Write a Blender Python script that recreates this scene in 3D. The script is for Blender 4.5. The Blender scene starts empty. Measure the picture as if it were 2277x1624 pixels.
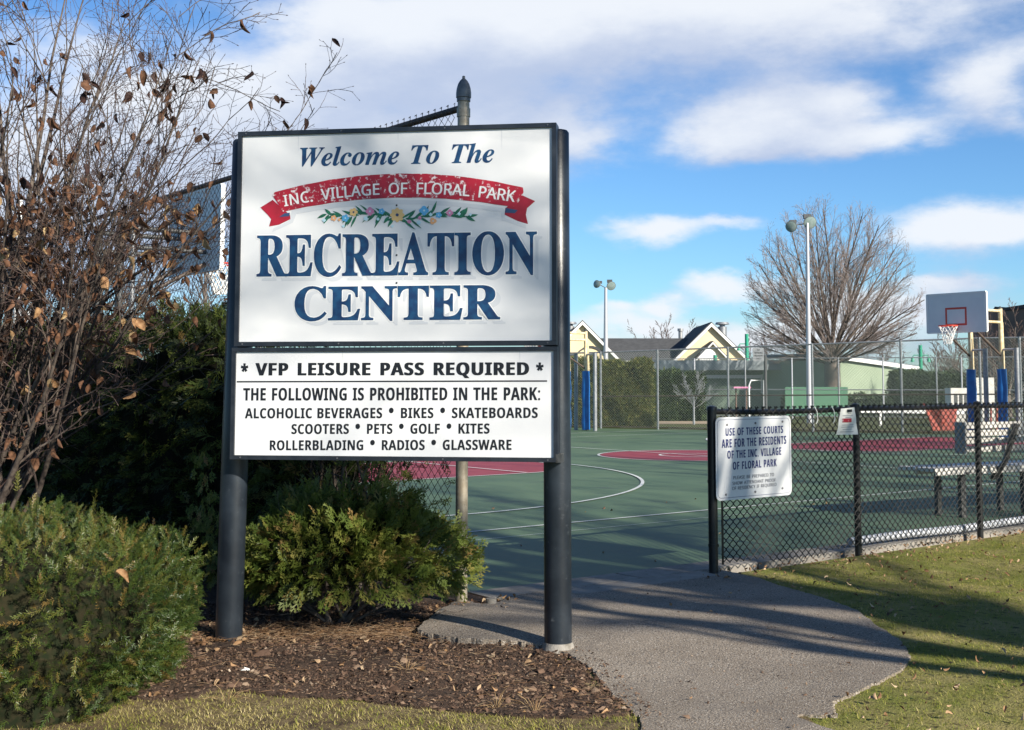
import bpy, bmesh, math, random
import numpy as np
from mathutils import Vector, Matrix
from mathutils.geometry import delaunay_2d_cdt
random.seed(7); RNG = np.random.default_rng(11)
S = bpy.context.scene
COL = S.collection
R_ = math.radians

# ---------------------------------------------------------------- camera
FPX, PU, PV, HV, CH = 2750.0, 1200.0, 640.0, 850.0, 1.45     # focal length, principal point and horizon of the photograph
TH = math.atan((HV - PV) / FPX)
cam_d = bpy.data.cameras.new('camera'); cam = bpy.data.objects.new('camera', cam_d); COL.objects.link(cam)
cam.location = (0, 0, CH); cam.rotation_euler = (math.pi / 2 + TH, 0, 0)
cam_d.sensor_width = 36; cam_d.lens = FPX / 2277 * 36
cam_d.shift_x = (1138.5 - PU) / 2277; cam_d.shift_y = -(812 - PV) / 2277
cam_d.clip_start = .05; cam_d.clip_end = 3000
S.camera = cam

# ---------------------------------------------------------------- sun, sky, exposure
SUN_AZ, SUN_EL = 135.0, 26.0            # clockwise from +Y (the way the camera looks)
SUND = Vector((math.sin(R_(SUN_AZ)) * math.cos(R_(SUN_EL)), math.cos(R_(SUN_AZ)) * math.cos(R_(SUN_EL)), math.sin(R_(SUN_EL))))
sl = bpy.data.lights.new('sun', 'SUN'); sl.energy = 5.0; sl.angle = R_(.53); sl.color = (1, .925, .80)
so = bpy.data.objects.new('sun', sl); COL.objects.link(so); so.rotation_euler = SUND.to_track_quat('Z', 'Y').to_euler(); so.location = (20, -20, 30)
S.view_settings.view_transform = 'Standard'; S.view_settings.look = 'None'
S.view_settings.exposure = 0.84; S.view_settings.gamma = 1; S.view_settings.use_curve_mapping = False
S.render.engine = 'CYCLES'
S.cycles.max_bounces = 6; S.cycles.diffuse_bounces = 3; S.cycles.glossy_bounces = 2; S.cycles.transmission_bounces = 3
S.cycles.transparent_max_bounces = 6; S.cycles.use_denoising = True

def az_el(u, v):
    y = -(v - PV) / FPX; x = (u - PU) / FPX
    d = Vector((x, math.cos(TH) - y * math.sin(TH), math.sin(TH) + y * math.cos(TH))).normalized()
    return math.atan2(d.x, d.y), math.asin(d.z)

world = bpy.data.worlds.new('World'); S.world = world; world.use_nodes = True
nt = world.node_tree; N = nt.nodes; L = nt.links; N.clear()
def nd(tree, typ, **k):
    n = tree.nodes.new(typ)
    for a, b in k.items(): setattr(n, a, b)
    return n
def mth(tree, op, a, b=None, c=None, clamp=False):
    n = tree.nodes.new('ShaderNodeMath'); n.operation = op; n.use_clamp = clamp
    for i, x in enumerate((a, b, c)):
        if x is None: continue
        if isinstance(x, (int, float)): n.inputs[i].default_value = x
        else: tree.links.new(x, n.inputs[i])
    return n.outputs[0]
# cloud density as a function of (azimuth, elevation)
CLOUDS = [  # u, v, half width, half height in the photograph, strength
    (1500, 40, 760, 135, 1.1), (1000, 110, 330, 110, .85), (760, 60, 110, 60, .5), (1150, 285, 230, 70, .9), (700, 255, 230, 105, 1.05), (1290, 330, 90, 75, .8),
    (1690, 268, 150, 66, 1.15), (1930, 292, 190, 42, .95), (1880, 215, 90, 36, .7), (2250, 200, 110, 75, .85), (1420, 528, 105, 38, .95),
    (1600, 498, 100, 18, .7), (2190, 505, 190, 60, 1.15), (1640, 645, 135, 30, .95), (1490, 692, 62, 18, .8), (1350, 700, 60, 20, .7), (2110, 628, 110, 22, .8),
    (2040, 690, 230, 45, .95), (1500, 745, 330, 34, .8), (420, 430, 300, 190, 1.0), (60, 470, 230, 230, .9), (120, 120, 130, 60, .55), (330, 230, 110, 50, .6),
    (1800, 760, 300, 30, .7)]
gtree = bpy.data.node_groups.new('cloud_density', 'ShaderNodeTree')
gtree.interface.new_socket('az', in_out='INPUT', socket_type='NodeSocketFloat')
gtree.interface.new_socket('el', in_out='INPUT', socket_type='NodeSocketFloat')
gtree.interface.new_socket('density', in_out='OUTPUT', socket_type='NodeSocketFloat')
gi = gtree.nodes.new('NodeGroupInput'); go = gtree.nodes.new('NodeGroupOutput')
comb = gtree.nodes.new('ShaderNodeCombineXYZ'); gtree.links.new(gi.outputs[0], comb.inputs[0])
gtree.links.new(mth(gtree, 'MULTIPLY', gi.outputs[1], 2.1), comb.inputs[1])
def gnoise(scale, detail, seed, rough=.55):
    n = gtree.nodes.new('ShaderNodeTexNoise'); n.noise_dimensions = '3D'
    v = gtree.nodes.new('ShaderNodeVectorMath'); v.operation = 'ADD'; v.inputs[1].default_value = (seed, seed * 1.7, seed * .3)
    gtree.links.new(comb.outputs[0], v.inputs[0]); gtree.links.new(v.outputs[0], n.inputs['Vector'])
    n.inputs['Scale'].default_value = scale; n.inputs['Detail'].default_value = detail; n.inputs['Roughness'].default_value = rough
    return n.outputs['Fac']
wa = mth(gtree, 'MULTIPLY', mth(gtree, 'SUBTRACT', gnoise(7, 6, 3.1), .5), .13)
wb = mth(gtree, 'MULTIPLY', mth(gtree, 'SUBTRACT', gnoise(9, 6, 8.3), .5), .055)
azw = mth(gtree, 'ADD', gi.outputs[0], wa); elw = mth(gtree, 'ADD', gi.outputs[1], wb)
best = None
for (u, v, ru, rv, k) in CLOUDS:
    a, e = az_el(u, v)
    dx = mth(gtree, 'MULTIPLY', mth(gtree, 'SUBTRACT', azw, a), FPX / ru); dy = mth(gtree, 'MULTIPLY', mth(gtree, 'SUBTRACT', elw, e), FPX / rv)
    d2 = mth(gtree, 'ADD', mth(gtree, 'MULTIPLY', dx, dx), mth(gtree, 'MULTIPLY', dy, dy))
    g = mth(gtree, 'MULTIPLY', mth(gtree, 'EXPONENT', mth(gtree, 'MULTIPLY', d2, -.85)), k)
    best = g if best is None else mth(gtree, 'ADD', best, mth(gtree, 'MULTIPLY', g, mth(gtree, 'SUBTRACT', 1.0, mth(gtree, 'MULTIPLY', best, .55))))
# the rest of the sky: unseen broken cloud from noise, thinned to cut the fill light
inview = mth(gtree, 'MULTIPLY', mth(gtree, 'LESS_THAN', mth(gtree, 'ABSOLUTE', gi.outputs[0]), .55), mth(gtree, 'LESS_THAN', gi.outputs[1], .40))
gen = mth(gtree, 'MULTIPLY', mth(gtree, 'SUBTRACT', gnoise(2.2, 5, 5.5), .53, clamp=True), 3.6)
mixn = mth(gtree, 'ADD', mth(gtree, 'MULTIPLY', best, inview), mth(gtree, 'MULTIPLY', gen, mth(gtree, 'SUBTRACT', 1.0, inview)))
fine = mth(gtree, 'MULTIPLY', mth(gtree, 'SUBTRACT', gnoise(16, 8, 1.3, .6), .5), .75)
gtree.links.new(mth(gtree, 'ADD', mixn, fine), go.inputs[0])

tc = N.new('ShaderNodeTexCoord'); sep = N.new('ShaderNodeSeparateXYZ'); L.new(tc.outputs['Generated'], sep.inputs[0])
az = mth(nt, 'ARCTAN2', sep.outputs[0], sep.outputs[1]); el = mth(nt, 'ARCSINE', sep.outputs[2])
def dens(e):
    g = N.new('ShaderNodeGroup'); g.node_tree = gtree; L.new(az, g.inputs[0]); L.new(e, g.inputs[1]); return g.outputs[0]
d0 = dens(el); d1 = dens(mth(nt, 'ADD', el, .022)); d2_ = dens(mth(nt, 'ADD', el, .05))
cover = nd(nt, 'ShaderNodeMapRange', interpolation_type='SMOOTHSTEP'); L.new(d0, cover.inputs['Value'])
cover.inputs['From Min'].default_value = .20; cover.inputs['From Max'].default_value = .92
above = mth(nt, 'SUBTRACT', mth(nt, 'MULTIPLY', mth(nt, 'ADD', d1, d2_), .5), mth(nt, 'MULTIPLY', d0, .55))
lit = nd(nt, 'ShaderNodeMapRange', interpolation_type='SMOOTHSTEP'); L.new(above, lit.inputs['Value'])
lit.inputs['From Min'].default_value = .70; lit.inputs['From Max'].default_value = -.12
sky = nd(nt, 'ShaderNodeTexSky', sky_type='NISHITA', sun_disc=False); sky.sun_elevation = R_(SUN_EL); sky.sun_rotation = R_(SUN_AZ)
sky.air_density = 1.0; sky.dust_density = .35; sky.ozone_density = 2.2
hs = N.new('ShaderNodeHueSaturation'); hs.inputs['Saturation'].default_value = 1.08; hs.inputs['Value'].default_value = 1.5; L.new(sky.outputs[0], hs.inputs['Color'])
ccol = N.new('ShaderNodeMix'); ccol.data_type = 'RGBA'; L.new(lit.outputs[0], ccol.inputs['Factor'])
ccol.inputs['A'].default_value = (5.3, 6.2, 8.2, 1); ccol.inputs['B'].default_value = (9.2, 9.6, 10.2, 1)
smix = N.new('ShaderNodeMix'); smix.data_type = 'RGBA'; L.new(mth(nt, 'MULTIPLY', cover.outputs[0], .95), smix.inputs['Factor']); tf = nd(nt, 'ShaderNodeMapRange', interpolation_type='SMOOTHSTEP'); L.new(el, tf.inputs['Value']); tf.inputs['From Min'].default_value = -.02; tf.inputs['From Max'].default_value = .75
tint = N.new('ShaderNodeMix'); tint.data_type = 'RGBA'; L.new(tf.outputs[0], tint.inputs['Factor']); tint.inputs['A'].default_value = (.58, .86, 1.16, 1); tint.inputs['B'].default_value = (.50, .60, .72, 1)  # upper sky darkened to weaken its fill light
tmul = N.new('ShaderNodeMix'); tmul.data_type = 'RGBA'; tmul.blend_type = 'MULTIPLY'; tmul.inputs['Factor'].default_value = 1; L.new(hs.outputs[0], tmul.inputs['A']); L.new(tint.outputs['Result'], tmul.inputs['B'])
L.new(tmul.outputs['Result'], smix.inputs['A']); L.new(ccol.outputs['Result'], smix.inputs['B'])
bgn = N.new('ShaderNodeBackground'); bgn.inputs['Strength'].default_value = .055; L.new(smix.outputs['Result'], bgn.inputs['Color'])
wo = N.new('ShaderNodeOutputWorld'); L.new(bgn.outputs[0], wo.inputs[0])

# ---------------------------------------------------------------- places
def ray(u, v):
    y = -(v - PV) / FPX; x = (u - PU) / FPX
    return Vector((x, math.cos(TH) - y * math.sin(TH), math.sin(TH) + y * math.cos(TH)))
def G(u, v, z=0.0):                      # the point of the ground seen at (u, v)
    d = ray(u, v); t = (z - CH) / d.z; return Vector((d.x * t, d.y * t, z))
def P(u, v, Y):                          # the point at distance Y seen at (u, v)
    d = ray(u, v); t = Y / d.y; return Vector((d.x * t, Y, CH + d.z * t))
CA = R_(51.5)
AX = Vector((math.sin(CA), math.cos(CA), 0)); BX = Vector((-math.cos(CA), math.sin(CA), 0))   # along and across the basketball court
def C(a, b, z=0.0): return AX * a + BX * b + Vector((0, 0, z))

# ---------------------------------------------------------------- helpers
def nrm(v): return v / np.maximum(np.linalg.norm(v, axis=-1, keepdims=True), 1e-9)
def mesh_np(name, V, F, mat=None, rnd=None, smooth=False):
    V = np.asarray(V, dtype=np.float32).reshape(-1, 3); F = np.asarray(F, dtype=np.int32)
    k = F.shape[1]; m = bpy.data.meshes.new(name)
    m.vertices.add(len(V)); m.vertices.foreach_set('co', V.ravel())
    m.loops.add(F.size); m.loops.foreach_set('vertex_index', F.ravel())
    m.polygons.add(len(F)); m.polygons.foreach_set('loop_start', np.arange(0, F.size, k, dtype=np.int32))
    if smooth: m.polygons.foreach_set('use_smooth', np.ones(len(F), dtype=bool))
    m.update(calc_edges=True)
    if rnd is not None:
        a = m.attributes.new('rnd', 'FLOAT', 'POINT'); a.data.foreach_set('value', np.asarray(rnd, dtype=np.float32))
    if mat: m.materials.append(mat)
    return m
def wloc(o):
    p = Vector((0, 0, 0))
    while o is not None: p = p + o.location; o = o.parent
    return p
def link(name, mesh, parent=None, stuff=False, loc=None, label=None):
    o = bpy.data.objects.new(name, mesh); COL.objects.link(o)
    if parent is not None:
        o.parent = parent
        if loc is None:
            w = wloc(parent); mesh.transform(Matrix.Translation(-w))
    if loc is not None: o.location = loc
    if stuff: o['kind'] = 'stuff'
    if label: o['label'] = label
    return o
def thing(name, label, cat, loc, group=None):
    o = bpy.data.objects.new(name, None); COL.objects.link(o); o.location = loc; o.empty_display_size = .2
    o['label'] = label; o['category'] = cat
    if group: o['group'] = group
    return o
def tag(o, label, cat, group=None, kind=None):
    if label: o['label'] = label
    if cat: o['category'] = cat
    if group: o['group'] = group
    if kind: o['kind'] = kind
    return o
class MB:
    def __init__(s): s.v = []; s.f = []
    def box(s, c, e1, e2, e3, a, b, h, bev=0):     # centre, three unit axes, half sizes
        c = Vector(c); i = len(s.v)
        for x in (-1, 1):
            for y in (-1, 1):
                for z in (-1, 1): s.v.append(c + e1 * a * x + e2 * b * y + e3 * h * z)
        for q in ((0, 1, 3, 2), (4, 6, 7, 5), (0, 4, 5, 1), (2, 3, 7, 6), (0, 2, 6, 4), (1, 5, 7, 3)): s.f.append([i + k for k in q])
        return s
    def bar(s, p, q, w, h, up=Vector((0, 0, 1))):
        p = Vector(p); q = Vector(q); d = (q - p); l = d.length; d = d / l
        sx = d.cross(up); sx = sx.normalized() if sx.length > 1e-4 else Vector((1, 0, 0)); u2 = sx.cross(d)
        return s.box((p + q) / 2, d, sx, u2, l / 2, w / 2, h / 2)
    def tube(s, pts, r, n=12, cap=True):
        pts = [Vector(p) for p in pts]; rs = r if isinstance(r, (list, tuple)) else [r] * len(pts); base = len(s.v)
        prev = None
        for k, p in enumerate(pts):
            d = (pts[min(k + 1, len(pts) - 1)] - pts[max(k - 1, 0)]).normalized()
            a = prev if prev is not None else (Vector((0, 0, 1)) if abs(d.z) < .9 else Vector((1, 0, 0)))
            x = (a - d * a.dot(d)).normalized(); y = d.cross(x); prev = x
            for j in range(n):
                t = 2 * math.pi * j / n; s.v.append(p + (x * math.cos(t) + y * math.sin(t)) * rs[k])
        for k in range(len(pts) - 1):
            for j in range(n):
                a = base + k * n + j; b = base + k * n + (j + 1) % n; s.f.append([a, b, b + n, a + n])
        if cap: s.f.append([base + j for j in range(n)][::-1]); s.f.append([base + (len(pts) - 1) * n + j for j in range(n)])
        return s
    def poly(s, pts): i = len(s.v); s.v += [Vector(p) for p in pts]; s.f.append(list(range(i, i + len(pts)))); return s
    def prism(s, pts, ext):
        n = len(pts); i = len(s.v); ext = Vector(ext); s.v += [Vector(p) for p in pts] + [Vector(p) + ext for p in pts]
        s.f.append(list(range(i, i + n))); s.f.append([i + n + k for k in range(n)][::-1])
        for k in range(n): s.f.append([i + k, i + n + k, i + n + (k + 1) % n, i + (k + 1) % n])
        return s
    def mesh(s, name, mat, smooth=False, bevel=0):
        m = bpy.data.meshes.new(name); m.from_pydata([tuple(v) for v in s.v], [], s.f)
        bm = bmesh.new(); bm.from_mesh(m)
        if bevel: bmesh.ops.bevel(bm, geom=[e for e in bm.edges if e.is_manifold and e.calc_face_angle(0) > .6], offset=bevel, segments=2, affect='EDGES', profile=.6)
        bmesh.ops.recalc_face_normals(bm, faces=bm.faces); bm.to_mesh(m); bm.free()
        if smooth:
            m.shade_smooth()
            try: m.set_sharp_from_angle(angle=R_(40))
            except Exception: pass
        m.materials.append(mat); return m
    def put(s, name, mat, parent=None, smooth=False, bevel=0, **k): return link(name, s.mesh(name, mat, smooth, bevel), parent, **k)
X3, Y3, Z3 = Vector((1, 0, 0)), Vector((0, 1, 0)), Vector((0, 0, 1))

def seg_tubes(P0, P1, r0, r1, sides=3):
    P0 = np.asarray(P0, float); P1 = np.asarray(P1, float); n = len(P0)
    d = nrm(P1 - P0); a = np.where(np.abs(d[:, 2:3]) < .9, [[0, 0, 1.]], [[1., 0, 0]])
    x = nrm(np.cross(d, a)); y = np.cross(d, x)
    t = np.arange(sides) * 2 * np.pi / sides
    ring = x[:, None, :] * np.cos(t)[None, :, None] + y[:, None, :] * np.sin(t)[None, :, None]
    V = np.concatenate([P0[:, None] + ring * np.asarray(r0).reshape(-1, 1, 1), P1[:, None] + ring * np.asarray(r1).reshape(-1, 1, 1)], 1).reshape(-1, 3)
    j = np.arange(sides); q = np.stack([j, (j + 1) % sides, (j + 1) % sides + sides, j + sides], 1)
    F = (np.arange(n)[:, None, None] * 2 * sides + q[None]).reshape(-1, 4)
    return V, F
def scatter(TV, TF, Rm, Pos, scale):
    TV = np.asarray(TV, float); TF = np.asarray(TF)
    V = np.einsum('nij,kj->nki', Rm, TV) * np.asarray(scale).reshape(-1, 1, 1) + Pos[:, None]
    F = (np.arange(len(Pos))[:, None, None] * len(TV) + TF[None]).reshape(-1, TF.shape[1])
    return V.reshape(-1, 3), F
def frames(fwd, roll=None, upref=(0, 0, 1)):       # rotation matrices whose local X is fwd
    f = nrm(fwd); u = np.tile(np.array(upref, float), (len(f), 1)); bad = np.abs((f * u).sum(1)) > .95; u[bad] = (1, 0, 0)
    s = nrm(np.cross(u, f)); u = np.cross(f, s)
    if roll is not None:
        c, n = np.cos(roll)[:, None], np.sin(roll)[:, None]; s, u = s * c + u * n, u * c - s * n
    return np.stack([f, s, u], 2)

# ---------------------------------------------------------------- materials
def M(name, col, rough=.7, metal=0, spec=.5, var=None, scale=8, detail=5, bump=0, bscale=60, bdetail=4, coat=0, trans=0, attr=None, ramp=None, bdist=.01, stain=None):
    m = bpy.data.materials.new(name); m.use_nodes = True; t = m.node_tree; b = t.nodes['Principled BSDF']
    b.inputs['Roughness'].default_value = rough; b.inputs['Metallic'].default_value = metal; b.inputs['Specular IOR Level'].default_value = spec
    b.inputs['Coat Weight'].default_value = coat
    tcn = t.nodes.new('ShaderNodeTexCoord')
    geo = t.nodes.new('ShaderNodeNewGeometry')
    col4 = (*col, 1); out = None
    def noise(sc, de, seed=0, ro=.55):
        n = t.nodes.new('ShaderNodeTexNoise'); n.inputs['Scale'].default_value = sc; n.inputs['Detail'].default_value = de; n.inputs['Roughness'].default_value = ro
        mp = t.nodes.new('ShaderNodeMapping'); mp.inputs['Location'].default_value = (seed, seed * .7, seed * .4)
        t.links.new(geo.outputs['Position'], mp.inputs[0]); t.links.new(mp.outputs[0], n.inputs['Vector']); return n.outputs['Fac']
    def mix(f, a, bb):
        mx = t.nodes.new('ShaderNodeMix'); mx.data_type = 'RGBA'
        t.links.new(f, mx.inputs['Factor'])
        for s_, x in (('A', a), ('B', bb)):
            if isinstance(x, tuple): mx.inputs[s_].default_value = (*x[:3], 1)
            else: t.links.new(x, mx.inputs[s_])
        return mx.outputs['Result']
    def rng(f, lo, hi):
        r = t.nodes.new('ShaderNodeMapRange'); r.interpolation_type = 'SMOOTHSTEP'; t.links.new(f, r.inputs['Value']); r.inputs['From Min'].default_value = lo; r.inputs['From Max'].default_value = hi; return r.outputs[0]
    cur = col4
    if ramp:                                       # colours over the 'rnd' attribute
        at = t.nodes.new('ShaderNodeAttribute'); at.attribute_name = 'rnd'; cr = t.nodes.new('ShaderNodeValToRGB')
        els = cr.color_ramp.elements
        while len(els) > 1: els.remove(els[-1])
        els[0].position = 0; els[0].color = (*ramp[0], 1)
        for i, c in enumerate(ramp[1:], 1): e = els.new(i / (len(ramp) - 1)); e.color = (*c, 1)
        t.links.new(at.outputs['Fac'], cr.inputs[0]); cur = cr.outputs[0]
    if var: cur = mix(rng(noise(scale, detail, 3), .35, .65), cur, var)
    if stain:                                      # (colour, scale, lo, hi)
        for k, (c2, sc, lo, hi) in enumerate(stain): cur = mix(rng(noise(sc, 6, 11 + 7 * k, .65), lo, hi), cur, c2)
    if isinstance(cur, tuple): b.inputs['Base Color'].default_value = cur
    else: t.links.new(cur, b.inputs['Base Color'])
    if bump:
        bp = t.nodes.new('ShaderNodeBump'); bp.inputs['Strength'].default_value = bump; bp.inputs['Distance'].default_value = bdist
        t.links.new(noise(bscale, bdetail, 1, .6), bp.inputs['Height']); t.links.new(bp.outputs[0], b.inputs['Normal'])
    if trans:
        tr = t.nodes.new('ShaderNodeBsdfTranslucent'); mx = t.nodes.new('ShaderNodeMixShader'); mx.inputs[0].default_value = trans
        if isinstance(cur, tuple): tr.inputs[0].default_value = cur
        else: t.links.new(cur, tr.inputs[0])
        o = t.nodes['Material Output']; t.links.new(b.outputs[0], mx.inputs[1]); t.links.new(tr.outputs[0], mx.inputs[2]); t.links.new(mx.outputs[0], o.inputs[0])
    return m
m_navy_post = M('post_paint', (.011, .015, .021), .33, spec=.5, var=(.022, .029, .038), scale=5, bump=.25, bscale=60, stain=[((.09, .10, .11), 22, .60, .80), ((.17, .17, .16), 60, .70, .78)], bdist=.002)
m_frame = M('sign_frame_paint', (.012, .015, .022), .38, var=(.022, .026, .034), scale=12, stain=[((.09, .1, .11), 60, .72, .8)])
m_face = M('sign_face_white', (.68, .685, .69), .38, var=(.64, .65, .665), scale=3, stain=[((.55, .55, .54), 9, .66, .85)])
m_blue = M('sign_blue', (.008, .030, .095), .4, var=(.012, .065, .155), scale=22)
m_black = M('lettering_black', (.008, .009, .012), .45)
m_shadow = M('lettering_grey', (.55, .57, .60), .45)
m_white = M('white_paint', (.78, .78, .77), .45)
m_redb = M('banner_red', (.42, .012, .03), .45, var=(.30, .01, .025), scale=10, stain=[((.72, .66, .66), 38, .55, .66)])
m_reds = M('banner_red_solid', (.36, .012, .03), .45, var=(.26, .01, .02), scale=10)
m_navy2 = M('banner_fold_blue', (.03, .06, .14), .5)
m_leafp = M('painted_leaf_green', (.012, .10, .055), .5, var=(.02, .17, .09), scale=40)
m_pet = {k: M('painted_petal_' + k, c, .5) for k, c in dict(yellow=(.72, .48, .20), blue=(.10, .38, .66), pink=(.60, .22, .38), pale=(.45, .66, .74), orange=(.75, .38, .18)).items()}
m_galv = M('galvanised_steel', (.24, .25, .26), .45, metal=.55, var=(.33, .34, .35), scale=14, stain=[((.14, .13, .12), 30, .66, .8)])
m_tan = M('weathered_tan_steel', (.30, .25, .18), .5, metal=.3, var=(.40, .35, .27), scale=16, stain=[((.10, .09, .08), 30, .6, .75)])
m_capg = M('cast_cap_grey', (.12, .125, .13), .5, metal=.4, var=(.18, .18, .18), scale=20)
m_wired = M('dark_wire', (.06, .05, .045), .5, metal=.3)
m_railb = M('rusty_dark_rail', (.055, .04, .034), .6, var=(.12, .085, .06), scale=20)
m_vinyl = M('black_vinyl', (.014, .014, .015), .34, spec=.5, stain=[((.07, .055, .045), 24, .62, .76)])
m_wireb = M('black_vinyl_wire', (.012, .012, .012), .5, spec=.35)
m_wireg = M('galvanised_wire', (.30, .36, .32), .45, metal=.35)
m_court = M('court_green', (.078, .132, .074), .62, spec=.3, var=(.098, .155, .086), scale=.9, bump=.25, bscale=260, bdist=.002, stain=[((.066, .108, .072), 1.6, .56, .72), ((.13, .18, .115), 9, .62, .76), ((.06, .094, .066), .6, .58, .68)])
m_courtr = M('court_red', (.235, .030, .042), .6, spec=.35, var=(.28, .045, .055), scale=2, bump=.25, bscale=260, bdist=.002, stain=[((.16, .025, .035), 5, .6, .75)])
m_line = M('court_line_white', (.62, .64, .62), .6, stain=[((.32, .38, .33), 20, .6, .75)])
m_asph = M('asphalt', (.24, .200, .158), .92, spec=.2, ramp=None, var=(.29, .247, .20), scale=2.2, bump=1, bscale=95, bdetail=5, bdist=.012, stain=[((.085, .075, .066), 95, .52, .60), ((.58, .54, .48), 120, .57, .64), ((.19, .165, .14), 2.4, .54, .72), ((.07, .065, .045), 14, .71, .76)])
m_conc = M('kerb_concrete', (.21, .19, .165), .85, var=(.27, .25, .22), scale=7, bump=.5, bscale=90, stain=[((.14, .125, .10), 6, .55, .7), ((.10, .10, .05), 18, .62, .72)])
m_mulch = M('mulch_soil', (.075, .050, .036), .95, spec=.15, var=(.085, .058, .042), scale=16, bump=1, bscale=75, bdetail=8, bdist=.02, stain=[((.022, .016, .013), 30, .52, .62), ((.15, .115, .085), 80, .62, .70)])
m_soil = M('lawn_soil', (.17, .18, .045), .95, spec=.1, var=(.27, .235, .095), scale=3, bump=1, bscale=90, bdist=.015, stain=[((.07, .06, .03), 22, .54, .66)])
m_thin = M('thin_lawn_soil', (.20, .155, .085), .95, spec=.1, var=(.13, .095, .055), scale=4, bump=1, bscale=90, bdist=.015, stain=[((.07, .05, .035), 18, .5, .64)])
m_ground = M('far_ground', (.07, .085, .035), .95, spec=.1, var=(.10, .10, .045), scale=.4)
m_grass = M('grass_blades', (.1, .1, .03), .6, spec=.25, trans=.3, ramp=[(.09, .13, .014), (.17, .215, .024), (.27, .27, .045), (.42, .35, .13), (.54, .45, .23)])
m_bark = M('dogwood_bark', (.045, .033, .028), .85, var=(.14, .11, .088), scale=18, bump=.6, bscale=90, bdist=.004)
m_bark2 = M('grey_brown_bark', (.085, .066, .055), .9, var=(.16, .13, .108), scale=5, bump=.5, bscale=30)
m_twig = M('reddish_twig', (.055, .032, .030), .8, var=(.11, .075, .062), scale=9)
m_twigp = M('pale_twig', (.20, .16, .145), .8, var=(.27, .22, .20), scale=3)
m_leafd = M('dried_leaf', (.2, .1, .05), .7, spec=.3, trans=.25, var=(.10, .045, .028), scale=30, ramp=[(.14, .075, .042), (.14, .075, .042)])
m_leafs = [M('dried_leaf_' + n, c, .7, spec=.25, trans=.28, var=v, scale=45) for n, c, v in (('tan', (.40, .24, .12), (.22, .11, .05)), ('brown', (.20, .10, .055), (.10, .05, .03)), ('dark', (.07, .035, .028), (.035, .02, .018)), ('pale', (.52, .38, .20), (.30, .17, .08)))]
m_litter = M('leaf_litter', (.2, .1, .05), .8, spec=.2, ramp=[(.09, .05, .03), (.20, .11, .055), (.31, .19, .10), (.48, .36, .23), (.14, .085, .055)])
m_chip = M('bark_chips', (.2, .1, .05), .9, spec=.15, ramp=[(.035, .022, .016), (.085, .052, .036), (.15, .095, .065), (.25, .18, .125), (.42, .34, .26)])
m_yew = M('yew_needles', (.05, .08, .02), .45, spec=.4, trans=.2, ramp=[(.012, .030, .009), (.024, .052, .012), (.048, .078, .014), (.10, .115, .02), (.19, .115, .035)])
m_yewc = M('yew_dark_core', (.012, .016, .008), .95, spec=.05, var=(.025, .022, .012), scale=30)  # dark colour of the light-blocking core inside the yew
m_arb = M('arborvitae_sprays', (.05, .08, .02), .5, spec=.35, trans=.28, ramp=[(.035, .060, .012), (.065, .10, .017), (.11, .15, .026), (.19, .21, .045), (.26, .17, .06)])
m_hedge_shaded = M('hedge_foliage_shaded', (.05, .08, .02), .55, spec=.25, trans=.15, ramp=[(.010, .018, .006), (.024, .038, .009), (.050, .072, .015), (.11, .14, .03), (.16, .11, .04)])  # greens darkened overall; the shadow lying on the hedge is in the colour
m_arb_shaded = M('arborvitae_sprays_shaded', (.03, .05, .01), .6, spec=.2, trans=.15, ramp=[(.006, .011, .004), (.010, .017, .005), (.016, .028, .007), (.04, .06, .012)])  # shaded copy of the arborvitae greens, for sprays inside the bush
m_arbc = M('hedge_dark_core', (.006, .008, .005), 1, spec=0.02, var=(.014, .012, .008), scale=20)  # near-black, stands for the shade deep inside the hedges
m_hfar = M('far_hedge_leaves', (.08, .1, .02), .7, spec=.2, trans=.15, ramp=[(.03, .045, .012), (.07, .085, .02), (.12, .125, .03), (.15, .12, .04)])
m_hfar2 = M('dark_far_hedge_leaves', (.03, .05, .02), .7, spec=.2, ramp=[(.012, .025, .014), (.025, .045, .02), (.045, .07, .022), (.08, .10, .03)])
m_alu = M('weathered_aluminium', (.52, .50, .46), .5, metal=.25, var=(.62, .60, .56), scale=8, stain=[((.10, .08, .06), 30, .64, .72)])
m_dkst = M('dark_steel', (.05, .055, .055), .5, metal=.3, var=(.09, .09, .09), scale=20)
m_pipe = M('grey_plastic_pipe', (.46, .48, .52), .45, stain=[((.22, .2, .17), 20, .62, .75)])
m_pad = M('blue_vinyl_pad', (.012, .10, .34), .4, var=(.015, .14, .42), scale=6, stain=[((.6, .65, .7), 34, .72, .76)])
m_cream = M('cream_pole_paint', (.66, .58, .40), .5, var=(.55, .42, .22), scale=9, stain=[((.30, .14, .06), 22, .66, .76)])
m_board = M('backboard_paint', (.74, .75, .76), .5, var=(.70, .71, .73), scale=3)
m_redp = M('red_orange_paint', (.58, .055, .03), .45)
m_net = M('white_net_cord', (.74, .74, .72), .7)
m_lpole = M('light_pole_metal', (.50, .50, .52), .4, metal=.4)
m_lamp = M('floodlight_housing', (.20, .22, .21), .4, metal=.3)
m_lens = M('floodlight_glass', (.20, .27, .26), .15, spec=.6, var=(.27, .33, .32), scale=9)
m_screen = M('green_windscreen', (.06, .17, .10), .8)
m_green = M('green_lamp_paint', (.01, .27, .16), .45)
m_cwall = M('cream_siding', (.74, .60, .36), .7, var=(.78, .64, .40), scale=.8)
m_wtrim = M('white_trim', (.78, .78, .76), .6)
m_roof = M('dark_shingles', (.055, .057, .060), .9, var=(.075, .077, .08), scale=3, bump=.5, bscale=9, bdist=.05)
m_gwall = M('sage_green_wall', (.24, .30, .21), .8, var=(.27, .33, .235), scale=1.2)
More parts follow.
